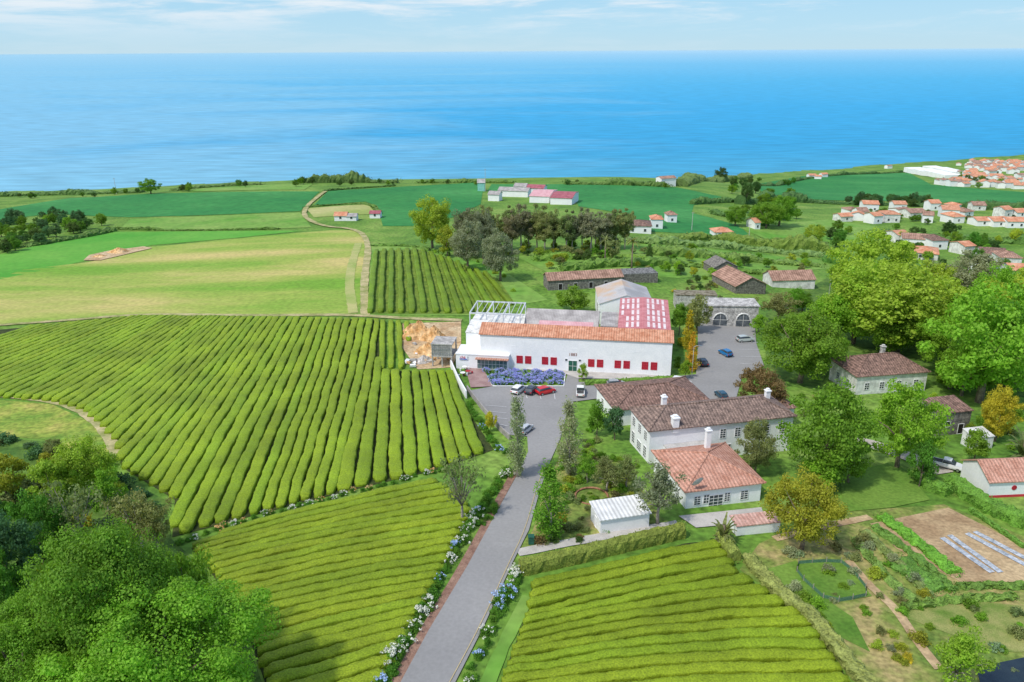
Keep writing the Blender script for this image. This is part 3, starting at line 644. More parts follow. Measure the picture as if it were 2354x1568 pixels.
def text_mesh(s,size,mat,ext=.03):
    cu=bpy.data.curves.new('lettering','FONT'); cu.body=s; cu.size=size; cu.extrude=ext; cu.align_x='CENTER'
    o=bpy.data.objects.new('t',cu); COL.objects.link(o); dg=bpy.context.evaluated_depsgraph_get(); me=bpy.data.meshes.new_from_object(o.evaluated_get(dg)); bpy.data.objects.remove(o)
    me.materials.clear(); me.materials.append(mat); return me
A0=S(1105,845); B0=S(1541,867)
FA=math.atan2(B0[1]-A0[1],B0[0]-A0[0]); FL=math.dist(A0[:2],B0[:2])
def fl(lx,ly): return (A0[0]+math.cos(FA)*lx-math.sin(FA)*ly, A0[1]+math.sin(FA)*lx+math.cos(FA)*ly)
FZ=gz(*fl(20,0))+.1
fac,ro,dim=building('factory_building','long white tea factory with red windows and orange tile roof','building',A0[:2],FA,FL,8.2,8.2,'gx',1.4,WHITE,RT_OR,ov=.3,z=FZ)
sx=FL/436.0
for px in (1197,1217,1256,1276,1362,1382,1422,1442,1483,1503): win(fac,dim,'f',(px-1105)*sx,1.5,1.35,1.75,2,3,REDF,WINRED)
win(fac,dim,'f',(1320-1105)*sx,.1,1.9,2.6,2,2,WF,DGREEN,'door')
for px in (1305,1336): win(fac,dim,'f',(px-1105)*sx,2.6,.5,.5,1,1,WF,GLASS)
obj('year_sign',text_mesh('1883',1.0,M('sign_dark',(.25,.12,.1),(.3,.15,.12),1,.7,fine=0)),fac,((1320-1105)*sx,-.03,3.9),(math.pi/2,0,0))
V=[];F=[]
for q in (.18,.5,.82): abox(V,F,FL*q-.6,FL*q+.6,-.05,-.003,5.5,5.62)
obj('ledge',mesh('ledge',V,F,WHITE),fac)
ext,ro,dim=building('entrance_hall','low white flat-roofed entrance hall with glass front','building',fl(-5.6,-1.3),FA,12.5,6,3.4,'flat',0,WHITE,WHITE,ov=.12,z=FZ)
win(ext,dim,'f',8.6,.15,7.0,2.3,8,2,WF,GLASSG)
V=[];F=[]; abox(V,F,4.8,12.6,-1.2,-.13,2.75,2.95); obj('canopy',mesh('canopy',V,F,RT_TC),ext)
ann,ro,dim=building('annex_building','white stepped annex beside the factory gable','building',fl(-4.4,4.9),FA,4.3,7,6.6,'shed',.8,WHITE,OLDW,ov=.1,z=FZ)
V=[];F=[]; abox(V,F,-.9,1.1,-.08,0,0,1.0); sg=obj('shop_sign',mesh('shop_sign',V,F,WHITE),None,(*fl(-3.9,-1.45),FZ+2.2),(0,0,FA),'small white sign reading chá with blue band','sign')
obj('lettering',text_mesh('chá',.95,M('sign_red',(.5,.02,.05),(.55,.03,.06),1,.6,fine=0)),sg,(0,-.1,.3),(math.pi/2,0,0))
V=[];F=[]; abox(V,F,-.8,1.0,-.1,-.081,.05,.25); obj('colour_band',mesh('colour_band',V,F,M('sign_blue',(.03,.1,.5),(.04,.12,.55),1,.6,fine=0)),sg)
b1,ro,dim=building('factory_building','factory wing under pinkish red corrugated sheet roof','building',fl(31.6,8.3),FA,FL-31.7,25,7.9,'gy',.5,WHITE,R_RED,ov=.1,z=FZ)
V=[];F=[]; Wd=FL-31.7
for i in range(9):
    for j in range(5):
        if random.random()<.1: continue
        x0=.5+i*(Wd-.9)/9; x1=x0+.62; y0=1.0+j*4.8; y1=y0+random.uniform(3.4,4.2)
        if x0<Wd/2<x1: continue
        za=8.14+.5*(1-abs(x0-Wd/2)/(Wd/2)); zb=8.14+.5*(1-abs(x1-Wd/2)/(Wd/2)); b=len(V)
        V+=[(x0,y0,za),(x1,y0,zb),(x1,y1,zb),(x0,y1,za)]; F.append((b,b+1,b+2,b+3))
pp=obj('skylight_panels',mesh('skylight_panels',V,F,PANELW),ro); pp['kind']='stuff'
b2,ro,dim=building('warehouse','white warehouse with grey and tan sheet gable roof','building',fl(26,37),FA+.12,14.5,16,5.4,'gy',2.4,WHITE,M('roof_mixed_sheet',(.36,.35,.35),(.52,.38,.27),.12,.8,fine=.15,c3=(.47,.46,.46),wave=('Y',.6,.15)),ov=.2,z=FZ-.3)
win(b2,dim,'l',6,1,3,3,2,2,WF,DARK); win(b2,dim,'f',7,1,3,3,2,1,WF,DARK)
b3,ro,dim=building('factory_building','low factory shed with weathered grey sheet roof','building',fl(8.5,14.5),FA,18,12,6.0,'gx',2.2,OLDW,R_GREY,ov=.2,z=FZ)
b4,ro,dim=building('factory_building','narrow factory lean-to with faded pink roof','building',fl(12.5,8.5),FA,13,4.2,7.2,'shed',.5,WHITE,R_PINK,ov=.1,z=FZ)
b5,ro,dim=building('factory_building','small red-walled block behind the factory','building',fl(27.3,12),FA,4.1,11,7.2,'flat',0,M('red_wall',(.4,.1,.08),(.5,.15,.12),1),R_GREY,ov=.05,z=FZ)
blk,ro,dim=building('unfinished_block','unfinished white concrete block under steel frame','building',fl(-5.5,12.5),FA,13.5,12,5.2,'flat',0,OLDW,OLDW,ov=.1,z=FZ)
V=[];F=[]; h0,h1=0,3.6
for i in range(4):
    for j in (0,1):
        x=i*4.2; y=j*10; abox(V,F,x,x+.25,y,y+.25,h0,h1)
    abox(V,F,i*4.2,i*4.2+.25,.25,10,h1-.35,h1)
for y in (0,10): abox(V,F,.25,12.6,y,y+.25,h1-.33,h1-.02)
for i in range(9): abox(V,F,.2+i*1.45,.3+i*1.45,.25,9.95,h1,h1+.12)
p=fl(-5.2,13); obj('steel_canopy',mesh('steel_canopy',V,F,STEELW),None,(p[0],p[1],FZ+5.45),(0,0,FA),'open pale steel roof skeleton on unfinished block','steel structure')
V=[];F=[]
for i in range(3):
    for j in range(2): abox(V,F,i*2.3,i*2.3+.3,j*5,j*5+.3,-1,5.6)
for z in (2.6,5.6): abox(V,F,-.1,5.0,-.1,5.4,z,z+.25)
abox(V,F,.3,4.6,.05,.2,2.85,5.5)
p=fl(-11.5,-1); o=obj('unfinished_building',None,None,(p[0],p[1],gz(*p)),(0,0,FA),'two-level raw concrete building under construction','building')
obj('wall',mesh('wall',V,F,M('raw_block',(.26,.25,.24),(.5,.48,.45),.9,.95,fine=.3)),o)
V=[];F=[]
for k in range(9): abox(V,F,.2+k*.5,.26+k*.5,-.16,-.11,2.9,5.4)
for z in (3.4,4.6): abox(V,F,.1,4.7,-.22,-.17,z,z+.06)
obj('railing',mesh('railing',V,F,STEEL),o)['kind']='stuff'
def heap(px,py,r,h,mat,label,name='soil_heap'):
    x,y,z=S(px,py); V=[];F=[];n=22;rings=9
    for i in range(rings+1):
        t=i/rings
        for k in range(n):
            a=6.283*k/n; rr=r*t*(1+.25*math.sin(a*3+px)+random.uniform(-.1,.1)); V.append((math.cos(a)*rr,math.sin(a)*rr*.8,h*(1-t**1.3)*(1+random.uniform(-.2,.2))-.2*t))
    for i in range(rings):
        for k in range(n): F.append((i*n+k,(i+1)*n+k,(i+1)*n+(k+1)%n,i*n+(k+1)%n))
    obj(name,mesh(name,V,F,mat),None,(x,y,z),None,label,'soil heap')
heap(965,775,4.6,4.2,MOUND,'heap of orange excavated soil by the building site')
heap(998,782,3.6,3.6,MOUND,'heap of orange excavated soil by the building site')
heap(985,812,3.4,2.6,MOUND,'heap of orange excavated soil by the building site')
heap(975,832,2.6,1.6,M('rubble',(.36,.33,.3),(.66,.62,.58),1.2,.95,bump=.8),'low heap of pale broken concrete rubble','rubble_heap')
heap(945,765,2.8,2.2,MOUND,'small heap of excavated soil near tea rows')
heap(275,582,5,2.2,MOUND,'heap of reddish soil in the mown field'); heap(230,592,4,1.2,MOUND,'low heap of reddish soil in the mown field')
for k in range(26):
    x,y,z=S(random.uniform(935,1040),random.uniform(775,848)); V=[];F=[]; s=random.uniform(.25,.8); abox(V,F,-s,s,-s*.6,s*.6,-.1,s*.7); V=[(a+random.uniform(-.15,.15),b+random.uniform(-.15,.15),c) for a,b,c in V]
    obj('concrete_chunk',mesh('concrete_chunk',V,F,random.choice([CONC,WHITE,MOUND])),None,(x,y,z+.3),(random.uniform(-.3,.3),random.uniform(-.3,.3),random.uniform(0,3)),'broken concrete chunk on the building site dirt','rubble','rubble chunks on the building site')
def wall(name,line,w,h,mat,label,cat='wall',cap=None):
    P=resample([S(*p)[:2] for p in line],1.5); Nn=frames(P); V=[];F=[]
    for i,(p,n) in enumerate(zip(P,Nn)):
        z=gz(*p)
        for a,b in ((-.5,-.5),(-.5,h),(.5,h),(.5,-.5)): V.append((p[0]+n[0]*a*w,p[1]+n[1]*a*w,z+b))
        if i:
            for j in range(3): b=(i-1)*4+j; F.append((b,b+1,b+5,b+4))
    F.append((3,2,1,0)); k=len(V)-4; F.append((k,k+1,k+2,k+3)); return obj(name,mesh(name,V,F,mat),label=label,cat=cat)
wall('white_wall',[(1036,842),(1052,880),(1072,916)],.3,1.8,WHITE,'white rendered boundary wall beside the terrace')
wall('retaining_wall',[(1074,898),(1110,945),(1150,992),(1172,1012)],.25,1.2,M('grey_fence',(.24,.23,.22),(.38,.35,.33),1,.9),'grey slatted boundary wall beside the parking bays')
wall('kerb',[(1108,846),(1131,889),(1296,889),(1300,856)],.2,.25,WHITE,'white kerb around the hydrangea flower bed','kerb')
MA=math.radians(12); MO=(24.0,122.3)
def ml(lx,ly): return (MO[0]+math.cos(MA)*lx-math.sin(MA)*ly, MO[1]+math.sin(MA)*lx+math.cos(MA)*ly)
MZ=gz(*ml(5,0))+.05
h2,ro,dim=building('manor_house','two-storey white manor house with grey-brown tiled hip roof','house',ml(-.4,.4),MA,27,9.2,6.3,'hip',2.2,WHITE,RT_GB,ov=.45,z=MZ)
for s in (1.8,4.6,7.5): win(h2,dim,'l',s,3.7,1.2,1.7,2,4)
for s in (1.8,7.5): win(h2,dim,'l',s,.4,1.2,2.1,2,4)
win(h2,dim,'l',4.6,.3,1.8,1.8,3,4)
for s in (13.6,16.4,19.2,22,25): win(h2,dim,'f',s,3.5,1.0,1.7,2,4)
for s in (1.6,14.8,18.5,23): win(h2,dim,'f',s,.5,1.0,1.6,2,3)
chimney(ro,4.6,.3,5.6,2.6,1.1); chimney(ro,5.5,7.6,6.4,2.4,.8); chimney(ro,25,6,7.0,1.8,.8)
h1,ro,dim=building('manor_wing','white manor wing with terracotta hip roof and french doors','house',ml(-.6,-15.6),MA,12.6,13,3.8,'hip',2.5,WHITE,RT_TC,ov=.5,z=MZ)
chimney(ro,8.2,10.5,5,3.2,.8)
hl,rl,dl=building('manor_wing','low white link between manor and terracotta wing','house',ml(2.2,-2.55),MA,8,2.9,3.2,'flat',0,WHITE,CONC,ov=0,z=MZ)
for s,ww,hh,zz in ((1.9,1.0,1.5,1.2),(5.0,2.3,2.3,.25),(6.9,.9,1.5,1.2),(9.8,1.2,1.5,1.2)): win(h1,dim,'f',s,zz,ww,hh,3 if ww>2 else 2,4)
win(h1,dim,'f',3.4,1.3,.9,1.5,2,3)
for s in (3,7,11): win(h1,dim,'l',s,1.2,1.0,1.5,2,3)
dv=[];df=[];n=16
for i in range(5):
    r=i*.25
    for k in range(n): dv.append((math.cos(6.283*k/n)*r,.28*r*r,math.sin(6.283*k/n)*r))
for i in range(4):
    for k in range(n): df.append((i*n+k,i*n+(k+1)%n,(i+1)*n+(k+1)%n,(i+1)*n+k))
dd=obj('satellite_dish',mesh('satellite_dish',dv,df,M('dish_grey',(.45,.45,.45),(.55,.55,.55),1,.5),True),None,(*ml(1.0,-16.2),gz(*ml(1,-16))+4.7),(.5,0,.5),'round pale satellite dish on the wing eave','satellite dish')
V=[];F=[]; tube(V,F,[(0,.0,0),(0,.5,-1.2),(0,.9,-1.6)],[.05,.05,.05],6); obj('bracket',mesh('bracket',V,F,STEEL),dd)
h3,ro,dim=building('manor_house','white rear manor block with mottled brown roof','house',ml(-.5,17.2),MA,19,12,3.8,'hip',2.0,WHITE,RT_BR,ov=.5)
for s in (3,8): win(h3,dim,'l',s,1.0,1.1,1.7,2,3)
h4,ro,dim=building('manor_wing','low white service wing behind the manor','house',ml(19,10.2),MA,14,6,4.0,'hip',1.6,WHITE,RT_BR,ov=.4)
sh,ro,dim=building('garden_shed','small white garden shed with corrugated roof','shed',S(1380,1228)[:2],math.radians(14),7.6,4.2,2.3,'shed',.5,WHITE,R_WHITE,ov=.25)
win(sh,dim,'l',2,.1,.8,1.7,1,1,WF,WHITE,'door')
sw,ro,dim=building('tiled_outbuilding','low white outbuilding wall with pinkish tiles','shed',S(1692,1232)[:2],math.radians(10),6.8,2.4,1.5,'shed',.3,WHITE,M('tiles_pinkish',(.45,.25,.2),(.62,.4,.34),1,.9,wave=('X',.55,.2)),ov=.1)
r1,ro,dim=building('outbuilding','weathered whitewashed house with brown hip roof','house',S(1965,908)[:2],math.radians(9),16.5,10.5,4.3,'hip',2.8,OLDW,RT_BR,ov=.4)
for s in (2.5,6,10,14): win(r1,dim,'f',s,1.2,1.0,1.5,2,3)
for s in (3,7): win(r1,dim,'l',s,1,1.0,1.5,2,3)
chimney(ro,9.5,6.5,5.6,2.6,.8,GSTONE)
r2,ro,dim=building('stone_shed','dark stone shed with low tiled gable roof','shed',S(2152,1003)[:2],math.radians(12),6.8,5,4.6,'shed',.8,STONE,RT_BR,ov=.2)
win(r2,dim,'f',2,1.8,1.0,1.1,1,1,WF,DARK); win(r2,dim,'f',5,.1,1.1,2,1,1,WF,DARK,'door')
r2b,ro,dim=building('stone_shed','pale small lean-to beside the stone shed','shed',S(2236,1035)[:2],math.radians(12),4,3,2.2,'shed',.5,OLDW,OLDW,ov=.1)
r3,ro,dim=building('cottage','white cottage with red trim and tiled gable roof','house',S(2268,1145)[:2],math.radians(4),17,7,2.9,'gx',1.9,WHITE,RT_TC,ov=.3)
win(r3,dim,'f',7.0,0.1,1.2,2.1,1,1,REDF,WINRED,'door'); win(r3,dim,'f',10,1,1.2,1.2,2,2,REDF,GLASS)
V=[];F=[]; abox(V,F,-.02,17.02,-.03,-.004,-.1,.45); obj('plinth',mesh('plinth',V,F,REDF),r3)
V=[];F=[];tube(V,F,[(4.2,-.08,1.7),(4.2,-.004,1.7)],[.42,.42],16); obj('window',mesh('window',V,F,WINRED),r3)
o=S(1618,748); Lw=20
st,ro,dim=building('arched_stone_building','old grey stone ruin with large arched openings','building',o[:2],math.radians(-4),Lw*.72,7,6.2,'flat',0,GSTONE,GSTONE,ov=.25)
for s in (4.3,10.5):
    V=[];F=[];n=14;Rr=1.9; V.append((0,-.03,1.8))
    for k in range(n+1): a=math.pi*k/n; V.append((math.cos(a)*Rr,-.03,1.8+math.sin(a)*Rr))
    V+=[(-Rr,-.03,0),(Rr,-.03,0)]; F=[(0,i+1,i+2) for i in range(n)]+[(0,n+1,n+2,n+3,1)]
    F=[f[::-1] for f in F]
    w_=obj('arched_window',mesh('arched_window',V,F,M('arch_glass',(.05,.06,.07),(.16,.18,.2),.8,.3)),st,(s,0,.5))
    V=[];F=[]; pts=[(math.cos(math.pi*k/n)*Rr,-.06,1.8+math.sin(math.pi*k/n)*Rr) for k in range(n+1)]; tube(V,F,pts,[.2]*(n+1),5); abox(V,F,-.05,.05,-.1,-.04,0,3.6); abox(V,F,-Rr,Rr,-.1,-.04,1.75,1.85)
    obj('frame',mesh('frame',V,F,OLDW),w_)
w2_,ro,dim=building('stone_ruin','long low roofless stone wall beside arches','ruin',S(1552,708)[:2],math.radians(-4),12,5,4.5,'flat',0,GSTONE,M('mossy_top',(.12,.1,.06),(.3,.27,.2),1,.95),ov=.1)
lb,ro,dim=building('stone_barn','long dark stone barn with rusty tile roof','barn',S(1260,668)[:2],math.radians(10),24.5,7,3.4,'gx',1.6,STONE,RT_RU,ov=.3)
for s in (4,9,14,19): win(lb,dim,'f',s,.2,1.2,2,1,1,WF,DARK,'door')
lb2,ro,dim=building('stone_barn','roofless dark stone enclosure beside the barn','barn',S(1424,650)[:2],math.radians(8),13,7,3.2,'flat',0,STONE,M('rubble_top',(.05,.05,.05),(.3,.3,.29),1.5,.95),ov=.0)
lb3,ro,dim=building('stone_barn','dark stone barn with tiled gable roof','barn',S(1690,675)[:2],math.radians(14),11,16,3.4,'gy',2.6,STONE,RT_RU,ov=.3)
lb4,ro,dim=building('stone_barn','stone farm barn with patched reddish roof','barn',S(1775,660)[:2],math.radians(4),15,9,3.4,'gx',2.2,OLDW,RT_RU,ov=.3)
lb5,ro,dim=building('stone_barn','small dark gabled stone barn among shrubs','barn',S(1640,632)[:2],math.radians(10),9,9,3.4,'gy',2.2,STONE,STONE,ov=.2)
def quickhouse(px,py,wpx,dm,h,rise,roofm=None,wm=None,ang=0,label='white village house with orange tile roof',cat='house',group='village houses on the slope',roof='gx',wins=True,name='village_house'):
    x,y,z=S(px,py); Lh=wpx/pxm(x,y,z)
    r_,ro_,dm_=building(name,label,cat,(x-Lh/2,y),ang,Lh,dm,h,roof,rise,wm or WHITE,roofm or RT_VI,ov=.35,group=group)
    if wins:
        n=max(1,int(Lh//4))
        for i in range(n): win(r_,dm_,'f',Lh*(i+.5)/n,1.0,1.1,1.3,1,1,WF,GLASS)
    return r_
R_MAR=M('roof_maroon',(.3,.08,.1),(.42,.14,.16),.5,.7,fine=.1)
for (px,py,w_,d_,rm) in ((1180,452,70,10,R_GREY),(1240,466,46,26,R_PINK),(1290,470,50,24,R_MAR),(1230,446,40,12,R_MAR),(1195,442,28,10,R_GREY),(1135,462,26,8,R_GREY)):
    quickhouse(px,py,w_,d_,4,1.6,rm,None,-.25,'white walled farm shed with long sheet roof','barn','farm sheds among the crop fields','gx',False,'farm_shed')
quickhouse(1106,440,16,8,6,2,R_GREY,M('turquoise',(.2,.5,.45),(.3,.6,.55),1),0,'pale turquoise farm silo house','barn',None,'gx',False,'farm_shed')
quickhouse(783,508,28,6,2.6,1.4); quickhouse(808,508,22,6,2.2,1,R_GREY,None,0,'white farm hut with grey roof','hut',None,name='farm_hut'); quickhouse(862,502,24,6,2.4,1,R_MAR,None,0,'small white farm hut in the field','hut',None,name='farm_hut')
for (px,py,w_,d_,a_) in ((1468,536,56,12,0),(1510,526,26,8,.1),(1664,546,42,8,0),(1742,528,14,8,.2),(1948,510,30,8,.2),(1968,494,30,9,.1),(2000,486,34,10,-.2),(2088,496,34,10,.3),(2050,512,34,10,-.1),(2112,502,40,11,.2),(2068,484,28,9,0),(2182,500,36,10,-.3),(2205,514,30,10,.1),(2232,498,30,9,.4),(2262,520,32,10,-.1),(2300,522,34,10,.1),(2335,524,40,10,-.2),(2100,566,56,11,-.25),(2125,596,48,12,-.3),(2078,560,30,9,.2),(2160,574,36,10,.2),(2280,600,52,12,-.35),(2318,618,44,10,-.2),(2345,640,48,10,-.1),(2290,640,34,9,.3),(2230,586,28,9,.2),(1985,500,24,8,0),(2150,484,24,8,.2),(2250,484,28,8,-.2),(1545,512,22,6,0),(2350,500,26,9,.1),(2020,515,24,8,.3),(2210,486,22,8,.6),(2130,512,22,7,-.5),(2320,500,24,8,.3),(1995,508,20,7,1.2)):
    quickhouse(px,py,w_,d_,random.uniform(2.6,4.6),random.uniform(1.1,1.8),random.choice([RT_VI,RT_VI,RT_OR,RT_RU,RT_RU,RT_BR]),random.choice([WHITE,WHITE,OLDW]),a_+random.uniform(-.15,.15),roof=random.choice(['gx','gx','hip']))
def townproto(L_,D,h,rise,rm):
    V=[(0,0,-4),(L_,0,-4),(L_,D,-4),(0,D,-4),(0,0,h),(L_,0,h),(L_,D,h),(0,D,h),(0,D/2,h+rise),(L_,D/2,h+rise)]; F=[(0,1,5,4),(1,2,6,5),(2,3,7,6),(3,0,4,7),(4,8,7),(5,6,9)]
    a=mesh('wall',V,F,WHITE); V=[(-.4,-.5,h-.1),(L_+.4,-.5,h-.1),(L_+.4,D/2,h+rise+.1),(-.4,D/2,h+rise+.1),(-.4,D+.5,h-.1),(L_+.4,D+.5,h-.1)]; b=mesh('roof',V,[(0,1,2,3),(3,2,5,4)],rm); return a,b
TP=[townproto(10,8,5,2,RT_VI),townproto(14,9,6,2.2,RT_VI),townproto(9,9,4,1.6,RT_OR),townproto(12,8,6,1.2,RT_RU)]
def townhouse(x,y):
    a,b=random.choice(TP); r_=obj('town_house',None,None,(x,y,gz(x,y)),(0,0,random.choice([0,.3,-.4,1.5,1.2])+random.uniform(-.1,.1)),'small white house with orange roof in seaside town','house','houses of the seaside town')
    s=random.uniform(.65,1.1); r_.scale=(s,s,s*.9); obj('wall',a,r_); obj('roof',b,r_)
scatter([(2205,380),(2280,374),(2420,378),(2420,402),(2260,400)],130,townhouse)
scatter([(2170,425),(2240,405),(2420,412),(2420,436),(2180,434)],60,townhouse)
scatter([(2180,398),(2280,402),(2300,412),(2240,412)],16,townhouse)
for (px,py,w_) in ((2140,402,40),(2165,406,44),(2190,410,40),(2205,402,36),(2180,398,34)):
    x,y,z=S(px,py); wv=w_/pxm(x,y,z); V=[];F=[]
    for k in range(5): abox(V,F,-wv/2,wv/2,k*9,k*9+8.6,-2,4)
    obj('greenhouse',mesh('greenhouse',V,F,WHITE),None,(x,y,z),(0,0,.1),'long white plastic greenhouse block by the coast','greenhouse','greenhouses by the coast')
for (px,py) in ((1860,410),(1872,412),(1890,408),(2040,388),(1520,428)): townhouse(*S(px,py)[:2])
# ------------------------------------------------------------------ CARS
def loft(secs,mat,name):
    V=[];F=[]
    for x,wb,wt,z0,z1 in secs:
        zm=z0+(z1-z0)*.55
        V+=[(x,-wb*.9,z0),(x,-wb,z0+(z1-z0)*.25),(x,-wb,zm),(x,-wt,z1),(x,wt,z1),(x,wb,zm),(x,wb,z0+(z1-z0)*.25),(x,wb*.9,z0)]
    for i in range(len(secs)-1):
        for k in range(8): b=i*8; F.append((b+k,b+(k+1)%8,b+8+(k+1)%8,b+8+k))
    F.append(tuple(range(8))); F.append(tuple(len(V)-8+k for k in range(8))[::-1])
    me=mesh(name,V,F,mat,False); bm=bmesh.new(); bm.from_mesh(me); bmesh.ops.recalc_face_normals(bm,faces=bm.faces[:]); bm.to_mesh(me); bm.free(); return me
def wheelm():
    V=[];F=[]; tube(V,F,[(0,-.11,0),(0,-.09,0),(0,.09,0),(0,.11,0)],[.27,.32,.32,.27],16); a=mesh('wheel',V,F,BLACKR); V=[];F=[]; tube(V,F,[(0,-.125,0),(0,.125,0)],[.2,.2],10); return a,mesh('rim',V,F,RIM)
WH,RM=wheelm()
def boxm(name,x0,x1,y0,y1,z0,z1,mat): V=[];F=[]; abox(V,F,x0,x1,y0,y1,z0,z1); return mesh(name,V,F,mat)
CARP={}
CARP['hatch']=dict(body=loft([(-2.0,.72,.66,.42,.86),(-1.92,.84,.78,.3,.98),(-1.3,.87,.8,.24,1.0),(0,.88,.8,.22,.98),(.9,.87,.78,.24,.96),(1.6,.84,.74,.26,.84),(2.0,.74,.6,.36,.66)],PAINT,'body'),
 glass=loft([(-1.88,.76,.7,.95,.99),(-1.5,.77,.62,.95,1.40),(-.2,.77,.62,.95,1.44),(.35,.77,.62,.95,1.38),(1.15,.74,.66,.93,.97)],GLASS,'windows'),
 roof=loft([(-1.58,.62,.56,1.38,1.43),(-1.2,.66,.6,1.38,1.49),(-.2,.66,.6,1.4,1.5),(.42,.62,.56,1.36,1.42)],PAINT,'roof'),wb=1.25)
CARP['pickup']=dict(body=loft([(-2.5,.8,.78,.5,.95),(-2.45,.86,.84,.4,1.05),(-.7,.88,.85,.36,1.05),(.5,.88,.84,.34,1.1),(1.6,.86,.78,.34,1.05),(2.35,.84,.7,.4,.92),(2.5,.78,.66,.45,.8)],PAINT,'body'),
 glass=loft([(-.85,.78,.74,1.05,1.1),(-.75,.78,.66,1.05,1.66),(.4,.78,.66,1.05,1.68),(1.1,.76,.7,1.05,1.12)],GLASS,'windows'),
 roof=loft([(-.82,.68,.6,1.64,1.7),(-.4,.7,.64,1.64,1.76),(.45,.66,.6,1.64,1.72)],PAINT,'roof'),wb=1.55)
LW=boxm('headlight',-.05,.04,-.16,.16,-.07,.07,LAMPW); LR=boxm('taillight',-.04,.05,-.14,.14,-.1,.1,LAMPR)
BED=boxm('cargo_bed',-2.4,-.9,-.7,.7,1.0,1.06,M('bed_dark',(.04,.04,.04),(.08,.08,.08),1,.8)); BUMP=boxm('bumper',-.06,.06,-.72,.72,-.1,.1,BLACKR)
def car(px,py,ang,color,label,kind='hatch',name='parked_car',s=1.0,group=None):
    x,y,z=S(px,py); c=CARP[kind]; root=obj(name,None,None,(x,y,z+lift(y,4)+.02),(0,0,math.radians(ang)),label,'car' if kind=='hatch' else 'pickup truck',group); root.scale=(s,s,s)
    obj('body',c['body'],root,color=color); obj('windows',c['glass'],root); obj('roof',c['roof'],root,color=color)
    L_=2.0 if kind=='hatch' else 2.5
    for sx_ in (-1,1):
        for sy in (-1,1):
            w_=obj('wheel',WH,root,(sx_*c['wb'],sy*.78,.32)); obj('rim',RM,w_)
        obj('headlight',LW,root,(L_-.12,sx_*.52,.66 if kind=='hatch' else .8)); obj('taillight',LR,root,(-L_+.02,sx_*.6,.78))
    obj('bumper',BUMP,root,(L_-.06,0,.42)); obj('bumper',BUMP,root,(-L_+.04,0,.45))
    if kind=='pickup': obj('cargo_bed',BED,root)
g_='cars parked in front of the factory'
car(1192,903,62,(.8,.8,.8),'white hatchback parked before the hydrangea bed',group=g_,s=1.1)
car(1223,904,64,(.03,.04,.06),'dark grey hatchback parked between two cars',group=g_,s=1.1)
car(1254,906,30,(.6,.01,.02),'red hatchback parked before the hydrangea bed',group=g_,s=1.1)
car(1334,907,85,(.8,.8,.78),'white pickup truck stopped near the factory door','pickup',name='pickup_truck',s=1.05)
g_='cars parked in the asphalt car park'
car(1565,886,-28,(.82,.82,.82),'white hatchback at the car park entrance',s=1.12,group=g_)
car(1614,840,95,(.02,.03,.05),'black hatchback parked along the hedge',group=g_,s=1.08)
car(1667,818,110,(.01,.16,.4),'bright blue hatchback in the car park',group=g_,s=1.05)
car(1712,787,12,(.45,.5,.48),'silver hatchback on the marked parking bays',s=1.12,group=g_)
car(1600,919,10,(.7,.72,.7),'pale hatchback parked beside the manor hedge',group=g_)
car(1657,915,100,(.01,.06,.1),'dark blue hatchback parked under the tree',group=g_)
car(1416,889,5,(.3,.32,.34),'grey hatchback parked behind the hedge',group=g_)
car(1208,994,60,(.5,.52,.55),'silver hatchback parked beside the poplar',group=g_)
car(2178,1078,-35,(.75,.76,.78),'white pickup truck parked on the gravel yard','pickup',name='pickup_truck')
# ------------------------------------------------------------------ HEDGES
hedge('clipped_hedge',[(1196,1318),(1300,1296),(1440,1262),(1568,1232)],1.7,2.2,(.2,.24,.04),'tall clipped boxy garden hedge along the drive',leaf=.2,dens=50)
hedge('clipped_hedge',[(1345,886),(1420,884),(1545,876)],1.2,1.3,(.16,.28,.04),'low clipped hedge in front of the factory')
hedge('clipped_hedge',[(1720,1290),(1790,1370),(1870,1430),(1940,1520),(2010,1600)],1.8,1.4,(.24,.27,.07),'rough garden hedge beside the tea rows',jit=.25,leaf=.22,dens=44)
hedge('clipped_hedge',[(1655,1240),(1690,1290)],1.6,1.6,(.2,.25,.05),'short rough hedge beside the tea rows')
hedge('clipped_hedge',[(2185,1115),(2260,1170),(2354,1210),(2420,1240)],2.6,2.0,(.13,.27,.035),'thick green hedge below the cottage',jit=.35,leaf=.25,dens=46)
hedge('clipped_hedge',[(2130,1080),(2110,1110),(2180,1140)],2.0,1.6,(.12,.24,.03),'green hedge bordering the lawn',jit=.3)
hedge('vegetable_row',[(2025,1190),(2110,1250),(2195,1320)],2.0,.7,(.12,.3,.03),'dense green vegetable row in the kitchen garden',cat='plants',jit=.3,dens=40,leaf=.22)
hedge('vegetable_row',[(2060,1290),(2130,1340),(2160,1360)],3.5,.6,(.13,.26,.04),'broad leafy vegetable row in kitchen garden',cat='plants',jit=.35,dens=50,leaf=.22)
for l in ([(1985,1225),(2050,1285),(2140,1375)],[(1965,1245),(2020,1310),(2100,1390)],[(2010,1215),(2090,1270),(2190,1360)],[(2080,1400),(2200,1380),(2330,1375)],[(2200,1350),(2280,1350),(2354,1352)]):
    hedge('vegetable_row',l,1.1,.6,random.choice([(.15,.25,.05),(.18,.25,.07),(.13,.24,.04)]),'low loose green vegetable row in the garden',cat='plants',jit=.35,dens=34,leaf=.22)
hedge('clipped_hedge',[(2230,1175),(2354,1262)],.6,.7,(.1,.22,.03),'low hedge edging the vegetable beds')
